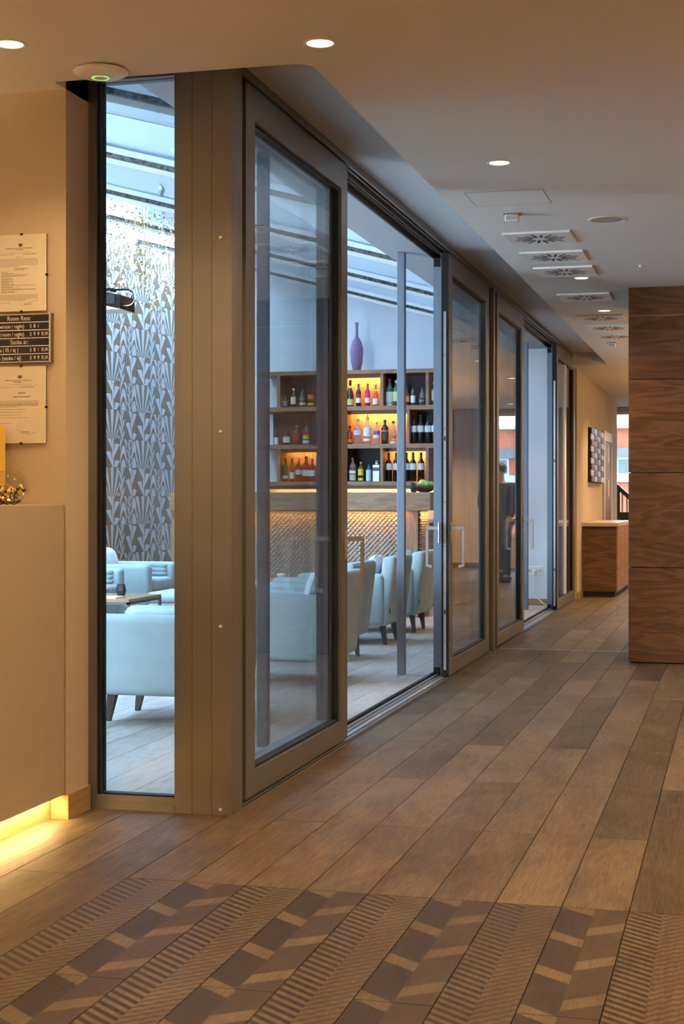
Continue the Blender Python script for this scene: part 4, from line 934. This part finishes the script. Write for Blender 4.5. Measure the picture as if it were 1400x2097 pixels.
# footstool
e = empty('footstool', (-4.55, 12.35, 0), 'pale upholstered footstool beyond the low table', 'stool')
bm = BM(); rbox(bm, -0.33, 0.33, -0.28, 0.28, 0.15, 0.34, 0.04, 3); smoothed(mesh('stool_base', bm, 'fabric', e, local=True), 60)
bm = BM(); rbox(bm, -0.335, 0.335, -0.285, 0.285, 0.34, 0.43, 0.04, 3); smoothed(mesh('stool_cushion', bm, 'fabric', e, local=True), 60)
for x in (-0.25, 0.25):
    for y in (-0.2, 0.2): bx('leg', (x - 0.02, x + 0.02, y - 0.02, y + 0.02, 0, 0.16), 'legs', e, local=True)
def table(loc, sx, sy, h, label):
    e = empty('side_table', loc, label, 'table', 'low lounge tables')
    bx('table_top', (-sx, sx, -sy, sy, h - 0.022, h), 'walnut_bar', e, local=True)
    bm = BM(); t = 0.010
    for q in ((-sx, sx, -sy, -sy + 2 * t), (-sx, sx, sy - 2 * t, sy), (-sx, -sx + 2 * t, -sy, sy), (sx - 2 * t, sx, -sy, sy)): box(bm, *q, h - 0.042, h - 0.022)
    mesh('frame', bm, 'legs', e, local=True)
    for x in (-sx + t, sx - t):
        for y in (-sy + t, sy - t): bx('leg', (x - t, x + t, y - t, y + t, 0, h - 0.042), 'legs', e, local=True)
table((-4.83, 10.95, 0), 0.40, 0.33, 0.47, 'low walnut table with black legs in the corner window')
table((-4.25, 13.6, 0), 0.30, 0.26, 0.47, 'low walnut table between the facing armchairs')
table((-4.05, 11.3, 0), 0.26, 0.26, 0.40, 'low walnut table with black legs before the row of armchairs')
faceted('faceted_cup', (-4.61, 10.90, 0.47), 'black faceted cup on the low table in the corner window')
mg = empty('magazine', (-4.68, 10.74, 0.47), 'open white magazine on the low table', 'magazine')
bx('pages', (-4.82, -4.55, 10.65, 10.84, 0.4705, 0.480), 'white', mg); bx('cover', (-4.825, -4.545, 10.645, 10.845, 0.470, 0.4712), 'inkgrey', mg)
e = empty('coffee_cup', (-4.12, 13.52, 0.47), 'white coffee cup on the table between armchairs', 'cup')
bm = BM(); lathe(bm, [(0.022, 0), (0.036, 0.03), (0.040, 0.06), (0.036, 0.06), (0.03, 0.01)], 18); mesh('cup_body', bm, 'white', e, local=True, smooth=True)
bm = BM(); lathe(bm, [(0.03, -0.001), (0.07, 0.006), (0.07, 0.009), (0.02, 0.003)], 20); mesh('saucer', bm, 'white', e, local=True)

# chandelier of gold leaves on wires
cd = empty('chandelier', (-4.92, 12.10, 3.3), 'sparkling chandelier of thin gold leaves hanging in the corner window', 'chandelier')
bm = BM(); tube(bm, [(-4.92, 12.10, 3.3), (-4.92, 12.10, 3.85)], 0.002, 6); mesh('stem', bm, 'gold', cd)
for k, (rr, zz) in enumerate(((0.48, 3.55), (0.40, 3.38), (0.30, 3.18))):
    bm = BM(); tube(bm, [(-4.92 + rr * math.cos(t * math.pi / 14), 12.10 + rr * math.sin(t * math.pi / 14), zz + 0.02 * math.sin(t)) for t in range(29)], 0.0014, 6); mesh('ring', bm, 'gold', cd)
bm = BM(); bl = BM()
for i in range(620):
    a = R.uniform(0, 6.283); rr = 0.56 * math.sqrt(R.random()); zz = R.choice((2.95, 3.09, 3.24, 3.39, 3.53, 3.66)) + R.gauss(0, 0.025) + 0.1 * math.sin(a * 3)
    c = Vector((-4.92 + rr * math.cos(a), 12.10 + rr * math.sin(a), zz)); s = R.uniform(0.004, 0.010)
    u = Vector((R.gauss(0, 1), R.gauss(0, 1), R.gauss(0, 1))).normalized(); v = u.orthogonal().normalized(); n = u.cross(v)
    p = [c + u * s * 2, c + v * s, c - u * s * 2, c - v * s]; q = [bm.verts.new(x) for x in p]; t_ = [bm.verts.new(c + n * 0.002), bm.verts.new(c - n * 0.002)]
    for k in range(4): bm.faces.new((q[k], q[(k + 1) % 4], t_[0])); bm.faces.new((q[(k + 1) % 4], q[k], t_[1]))
o = mesh('gold_leaves', bm, 'gold', cd); o['kind'] = 'stuff'
for i in range(170):
    a = R.uniform(0, 6.283); rr = 0.48 * math.sqrt(R.random()); zz = R.uniform(2.95, 3.66)
    lathe(bl, [(0.0001, 0.0), (0.0045, 0.0045), (0.0001, 0.009)], 6, c=(-4.92 + rr * math.cos(a), 12.10 + rr * math.sin(a), zz))
o = mesh('glint_beads', bl, glow('warm_glint', (1.0, 0.80, 0.50), 14.0), cd); o['kind'] = 'stuff'  # glowing beads added in place of golden glints on the leaves
bm = BM()
for i in range(70):
    a = R.uniform(0, 6.283); rr = 0.45 * math.sqrt(R.random()); tube(bm, [(-4.92 + rr * math.cos(a), 12.10 + rr * math.sin(a), R.uniform(3.0, 3.4)), (-4.92 + 0.6 * rr * math.cos(a), 12.10 + 0.6 * rr * math.sin(a), 3.68)], 0.0009, 4)
o = mesh('wires', bm, 'gold', cd); o['kind'] = 'stuff'
# projector on a ceiling bracket
pj = empty('projector', (-4.55, 10.5, 2.62), 'black and silver projector with looped cables on a white bracket', 'projector')
bm = BM(); rbox(bm, -4.80, -4.52, 10.38, 10.66, 2.655, 2.745, 0.01, 2); mesh('front_case', bm, plain('silver_plastic', (0.50, 0.53, 0.57), 0.4), pj)
bm = BM(); v = box(bm, -4.52, -4.40, 10.38, 10.66, 2.65, 2.745)
for q in v:
    if q.co.x > -4.45: q.co.z -= 0.028 if q.co.z < 2.7 else 0.02
mesh('rear_case', bm, 'black', pj)
for k in range(6): bx('vent_slat', (-4.515, -4.445, 10.377, 10.381, 2.664 + 0.012 * k, 2.669 + 0.012 * k), plain('vent_grey_%d' % k, (0.05, 0.05, 0.055), 0.5), pj)
bm = BM(); lathe(bm, [(0.028, 0), (0.028, 0.012), (0.02, 0.014), (0.018, 0.004)], 20); o = mesh('lens', bm, 'black'); o.rotation_euler = (math.pi / 2, 0, 0); o.location = (-4.60, 10.385, 2.70); attach(o, pj)
bx('bracket_plate', (-4.80, -4.40, 10.40, 10.66, 2.622, 2.650), 'white', pj)
bm = BM(); tube(bm, [(-4.72, 10.55, 2.74), (-4.72, 10.55, roofz(-4.72) + 0.406)], 0.016, 10); mesh('pole', bm, 'white', pj)
cb = empty('cable_loops', (-4.40, 10.5, 2.70), 'tangle of black cables looping behind the projector', 'cable')
for k, (rr, zz, xx) in enumerate(((0.055, 2.715, -4.365), (0.05, 2.70, -4.36), (0.042, 2.725, -4.372))):
    bm = BM(); tube(bm, [(xx - 0.05, 10.42 + 0.01 * k, zz - rr)] + [(xx + rr * math.sin(t * 0.35), 10.42 + 0.012 * k, zz - rr * math.cos(t * 0.35)) for t in range(10)] + [(xx - 0.12, 10.43 + 0.01 * k, zz + rr * 1.05), (xx - 0.28, 10.43 + 0.02 * k, zz + rr * 1.2 + 0.012 * k)], 0.0042, 6); mesh('cable', bm, 'white' if k == 1 else 'black', cb, smooth=True)
bm = BM(); tube(bm, [(-4.72 + 0.03 * t, 10.42, 2.765 + 0.012 * math.sin(t * 2)) for t in range(10)], 0.008, 6); tube(bm, [(-4.72 + 0.03 * t, 10.44, 2.775 - 0.01 * math.sin(t * 2.3)) for t in range(10)], 0.006, 6); mesh('cable_bundle', bm, 'black', cb, smooth=True)

# ------------------------------------------------------------------ far end of the corridor
fc = empty('low_cabinet', (-1.68, 20.1, 0), 'low walnut cabinet with pale worktop at the far end of the corridor', 'cabinet')
bx('body', (-1.895, -1.476, 19.09, 21.4, 0.065, 0.877), 'walnut', fc); bx('plinth', (-1.88, -1.50, 19.11, 21.38, 0, 0.065), 'rubber', fc); bx('worktop', (-1.899, -1.455, 19.06, 21.45, 0.877, 0.922), 'worktop', fc)
bx('side_panel', (-1.476, -1.462, 19.09, 21.4, 0.065, 0.877), 'walnut_bar', fc)
mr = empty('mosaic_mirror', (-1.88, 20.8, 1.45), 'tall wall mirror of dark and gold mosaic squares on beige wall', 'mirror')
bx('frame', (-1.899, -1.868, 19.84, 21.77, 1.44, 2.15), 'black', mr)
for i in range(4):
    for j in range(9): 
        bx('mirror_tile', (-1.868, -1.850 - 0.006 * ((i + j) % 2), 19.85 + 0.48 * i, 20.315 + 0.48 * i, 1.447 + 0.078 * j, 1.520 + 0.078 * j), 'mirror' if (i + j) % 2 else 'smoke', mr)
d5 = empty('door_5', (-1.9, 22.7, 0), 'brown wooden door with pale frame in the far beige wall', kind='structure')
bx('frame', (-1.90, -1.875, 22.02, 22.2, 0, 2.2), plain('door_casing', (0.62, 0.52, 0.42), 0.5), d5); bx('frame', (-1.90, -1.875, 23.3, 23.46, 0, 2.2), bpy.data.materials['door_casing'], d5); bx('frame', (-1.90, -1.875, 22.2, 23.3, 2.06, 2.2), bpy.data.materials['door_casing'], d5)
bx('door_panel', (-1.90, -1.885, 22.2, 23.3, 0.005, 2.06), 'doorwood', d5)
for z in (1.25, 1.75): bx('glazed_slot', (-1.886, -1.882, 22.8, 22.95, z, z + 0.25), 'cream', d5)
# end wall with windows
ew = empty('wall_end', (0, 26.5, 0), 'end wall of the corridor with tall windows', kind='structure')
bm = BM()
for d in ((-3.6, -2.12, 0, CZ), (-2.12, 0.55, 0, 0.55), (-2.12, 0.55, 2.72, CZ), (-1.15, -0.72, 0.55, 2.72), (0.55, 2.2, 0, CZ)): box(bm, d[0], d[1], 26.5, 26.62, d[2], d[3])
mesh('wall_face', bm, 'wallpaper', ew)
bx('wood_pillar', (-1.15, -0.72, 26.47, 26.5, 0, CZ), 'walnut_v', ew); bx('skirting', (0.55, 2.0, 26.48, 26.5, 0, 0.09), 'doorwood', ew)
struct('wall_stair', (-3.6, -3.4, 24.7, 26.5, 0, CZ), 'wallpaper', 'beige wall beside the far stair')
struct('ceiling', (-3.6, -2.06, 24.7, 26.6, CZ, 3.12), 'ceiling', 'ceiling patch over the far stair')
struct('wall_stair', (-3.6, -2.06, 24.6, 24.7, 0, CZ), 'wallpaper', 'beige return wall beside the far stair')
for n, (a, b) in enumerate(((-2.12, -1.15), (-0.72, 0.55))):
    wn = empty('window_%d' % (5 + n), ((a + b) / 2, 26.56, 0.55), ('narrow end window behind the stair rail', 'wide end window seen mirrored in the doors')[n], kind='structure')
    for d in ((a, a + 0.05, 0.55, 2.72), (b - 0.05, b, 0.55, 2.72), (a, b, 0.55, 0.61), (a, b, 2.67, 2.72)): bx('frame', (d[0], d[1], 26.53, 26.59, d[2], d[3]), 'white', wn)
    for z0, z1 in ((0.61, 2.67),): bx('glass_pane', (a + 0.05, b - 0.05, 26.555, 26.563, z0, z1), 'dimglass', wn)
sr = empty('stair_rail', (-1.8, 25.3, 0), 'dark stair railing with white balusters at the far corridor end', 'railing')
def prism(bm, pts, y0, y1):
    a = [bm.verts.new((x, y0, z)) for x, z in pts]; b = [bm.verts.new((x, y1, z)) for x, z in pts]
    bm.faces.new(a[::-1]); bm.faces.new(b)
    for i in range(len(pts)): bm.faces.new((a[i], a[(i + 1) % len(pts)], b[(i + 1) % len(pts)], b[i]))
bm = BM(); prism(bm, [(-1.95, 1.46), (-1.35, 0.92), (-1.35, 0.84), (-1.95, 1.38)], 25.26, 25.34); mesh('handrail', bm, 'legs', sr)
bm = BM(); prism(bm, [(-1.95, 1.475), (-1.35, 0.935), (-1.35, 0.92), (-1.95, 1.46)], 25.25, 25.35); mesh('rail_cap', bm, 'alu', sr)
bx('newel', (-1.955, -1.90, 25.25, 25.35, 0, 1.44), 'legs', sr); bx('lower_rail', (-1.9, -1.3, 25.27, 25.33, 0.93, 1.0), 'legs', sr)
bx('infill_panel', (-1.95, -1.3, 25.31, 25.33, 0.0, 1.0), 'legs', sr)
for k in range(6):
    x = -1.86 + 0.075 * k; zt = 1.38 - 0.9 * (x + 1.95)
    if zt > 1.02: bx('baluster', (x - 0.012, x + 0.012, 25.28, 25.31, 0.98, zt), 'white', sr)
# building across the street
bd = empty('brick_building', (0, 45, -3), 'red brick building seen through the far end window', 'building')
bx('base_wall', (-14, 14, 45, 47, -3, 1.73), 'redbrick', bd)
bx('upper_wall', (-14, 14, 45.02, 47, 1.73, 3.3), 'redbrick', bd)
bx('pale_band', (-14, 14, 44.9, 45.02, 1.70, 1.90), 'wallblue', bd); bx('grey_band', (-14, 14, 44.85, 45.0, 2.41, 2.70), 'grayband', bd); bx('cornice', (-14, 14, 44.8, 47, 3.27, 3.36), 'wallblue', bd)
for i in range(-12, 12):
    x = i * 1.1 - 0.55
    wv = bx('window', (x, x + 0.78, 44.93, 45.02, 1.90, 2.41), 'white', bd); bx('pane', (x + 0.05, x + 0.36, 44.925, 44.93, 1.95, 2.36), 'grayband', wv); bx('pane', (x + 0.42, x + 0.73, 44.925, 44.93, 1.95, 2.36), 'grayband', wv)
struct('ground', (-30, 30, 27.4, 60, -3.2, -3.0), 'grayband', 'street outside the end windows')

# ------------------------------------------------------------------ two people standing in the lobby, mirrored in the far doors
def person(loc, rz, label, top, legc):
    e = empty('person', loc, label, 'person', 'people in the lobby', rz=rz)
    def skin(name, verts, edges, radii, mat, root=0, sub=2):
        me = bpy.data.meshes.new(name); me.from_pydata([Vector(v) for v in verts], edges, [])
        o = bpy.data.objects.new(name, me); COL.objects.link(o); o.parent = e; me.materials.append(mat)
        mo = o.modifiers.new('skin', 'SKIN'); mo.use_smooth_shade = True
        for i, r in enumerate(radii):
            d = me.skin_vertices[0].data[i]; d.radius = (r, r) if not isinstance(r, tuple) else r; d.use_root = (i == root)
        sm = o.modifiers.new('sub', 'SUBSURF'); sm.levels = sub; sm.render_levels = sub; return o
    sk_m = plain('skin_tone', (0.45, 0.27, 0.19), 0.5)
    V_ = [(0, 0, 0.92), (0, 0, 1.10), (0, -0.01, 1.32), (0, 0, 1.44), (0, 0.01, 1.52), (0, 0.02, 1.60), (0, 0.02, 1.70)]
    E_ = [(0, 1), (1, 2), (2, 3), (3, 4), (4, 5), (5, 6)]; Rr = [(0.15, 0.10), (0.135, 0.095), (0.155, 0.105), (0.075, 0.065), (0.052, 0.052), (0.072, 0.085), (0.055, 0.065)]
    for s in (-1, 1):
        n = len(V_); V_ += [(s * 0.17, 0, 1.40), (s * 0.215, 0.01, 1.14), (s * 0.20, 0.10, 0.93), (s * 0.19, 0.14, 0.86)]; Rr += [0.062, 0.047, 0.034, 0.03]; E_ += [(2, n), (n, n + 1), (n + 1, n + 2), (n + 2, n + 3)]
        for f in range(5):
            m_ = len(V_); dx = -0.028 + 0.014 * f; L = (0.045, 0.06, 0.065, 0.06, 0.048)[f]
            V_ += [(s * 0.19 + dx, 0.15 + 0.01, 0.835), (s * 0.19 + dx * 1.15, 0.165, 0.835 - L)]; Rr += [0.009, 0.007]; E_ += [(n + 3, m_), (m_, m_ + 1)]
        n = len(V_); V_ += [(s * 0.085, 0, 0.84), (s * 0.095, 0.015, 0.48), (s * 0.10, -0.01, 0.09), (s * 0.11, 0.13, 0.045)]; Rr += [0.09, 0.062, 0.042, (0.038, 0.032)]; E_ += [(0, n), (n, n + 1), (n + 1, n + 2), (n + 2, n + 3)]
    skin('body', V_, E_, Rr, sk_m)
    skin('jacket', [(0, 0, 0.80), (0, 0, 1.10), (0, -0.01, 1.32), (0, 0, 1.44), (-0.18, 0, 1.40), (-0.22, 0.01, 1.14), (-0.205, 0.095, 0.94), (0.18, 0, 1.40), (0.22, 0.01, 1.14), (0.205, 0.095, 0.94)], [(0, 1), (1, 2), (2, 3), (2, 4), (4, 5), (5, 6), (2, 7), (7, 8), (8, 9)], [(0.18, 0.13), (0.16, 0.12), (0.175, 0.125), (0.085, 0.08), 0.075, 0.062, 0.046, 0.075, 0.062, 0.046], top)
    skin('trousers', [(0, 0, 0.93), (-0.085, 0, 0.84), (-0.095, 0.015, 0.48), (-0.10, -0.01, 0.06), (0.085, 0, 0.84), (0.095, 0.015, 0.48), (0.10, -0.01, 0.06)], [(0, 1), (1, 2), (2, 3), (0, 4), (4, 5), (5, 6)], [(0.16, 0.115), 0.105, 0.08, 0.062, 0.105, 0.08, 0.062], legc)
    bm = BM(); bmesh.ops.create_uvsphere(bm, u_segments=20, v_segments=14, radius=1)
    for v in bm.verts: v.co = Vector((v.co.x * 0.088, v.co.y * 0.10 - 0.005, 1.665 + v.co.z * 0.085))
    mesh('hair', bm, plain('dark_hair', (0.02, 0.014, 0.01), 0.6), e, local=True, smooth=True)
    for s in (-1, 1):
        bm = BM(); rbox(bm, s * 0.11 - 0.045, s * 0.11 + 0.045, -0.07, 0.20, 0, 0.085, 0.025, 2); mesh('shoe', bm, 'black', e, local=True, smooth=True)
        bm = BM(); bmesh.ops.create_uvsphere(bm, u_segments=8, v_segments=6, radius=0.009); 
        o = mesh('eye', bm, 'black', e, local=True); o.location = (s * 0.03, 0.095, 1.635)
    bm = BM(); tube(bm, [(0, 0.095, 1.64), (0, 0.118, 1.605), (0, 0.10, 1.595)], [0.008, 0.012, 0.008], 6); mesh('nose', bm, sk_m, e, local=True, smooth=True)
    bx('mouth', (-0.022, 0.022, 0.094, 0.102, 1.562, 1.568), plain('lips', (0.3, 0.1, 0.09), 0.5), e, local=True)
    return e
dk = plain('black_suit', (0.012, 0.013, 0.016), 0.75); br = plain('dark_brown_jacket', (0.05, 0.03, 0.022), 0.8)
person((-0.50, 22.1, 0), math.radians(200), 'person in a black suit, seen mirrored in the far sliding door', dk, dk)
person((-0.16, 23.6, 0), math.radians(150), 'person in a brown jacket, mirrored behind the one in black', br, dk)
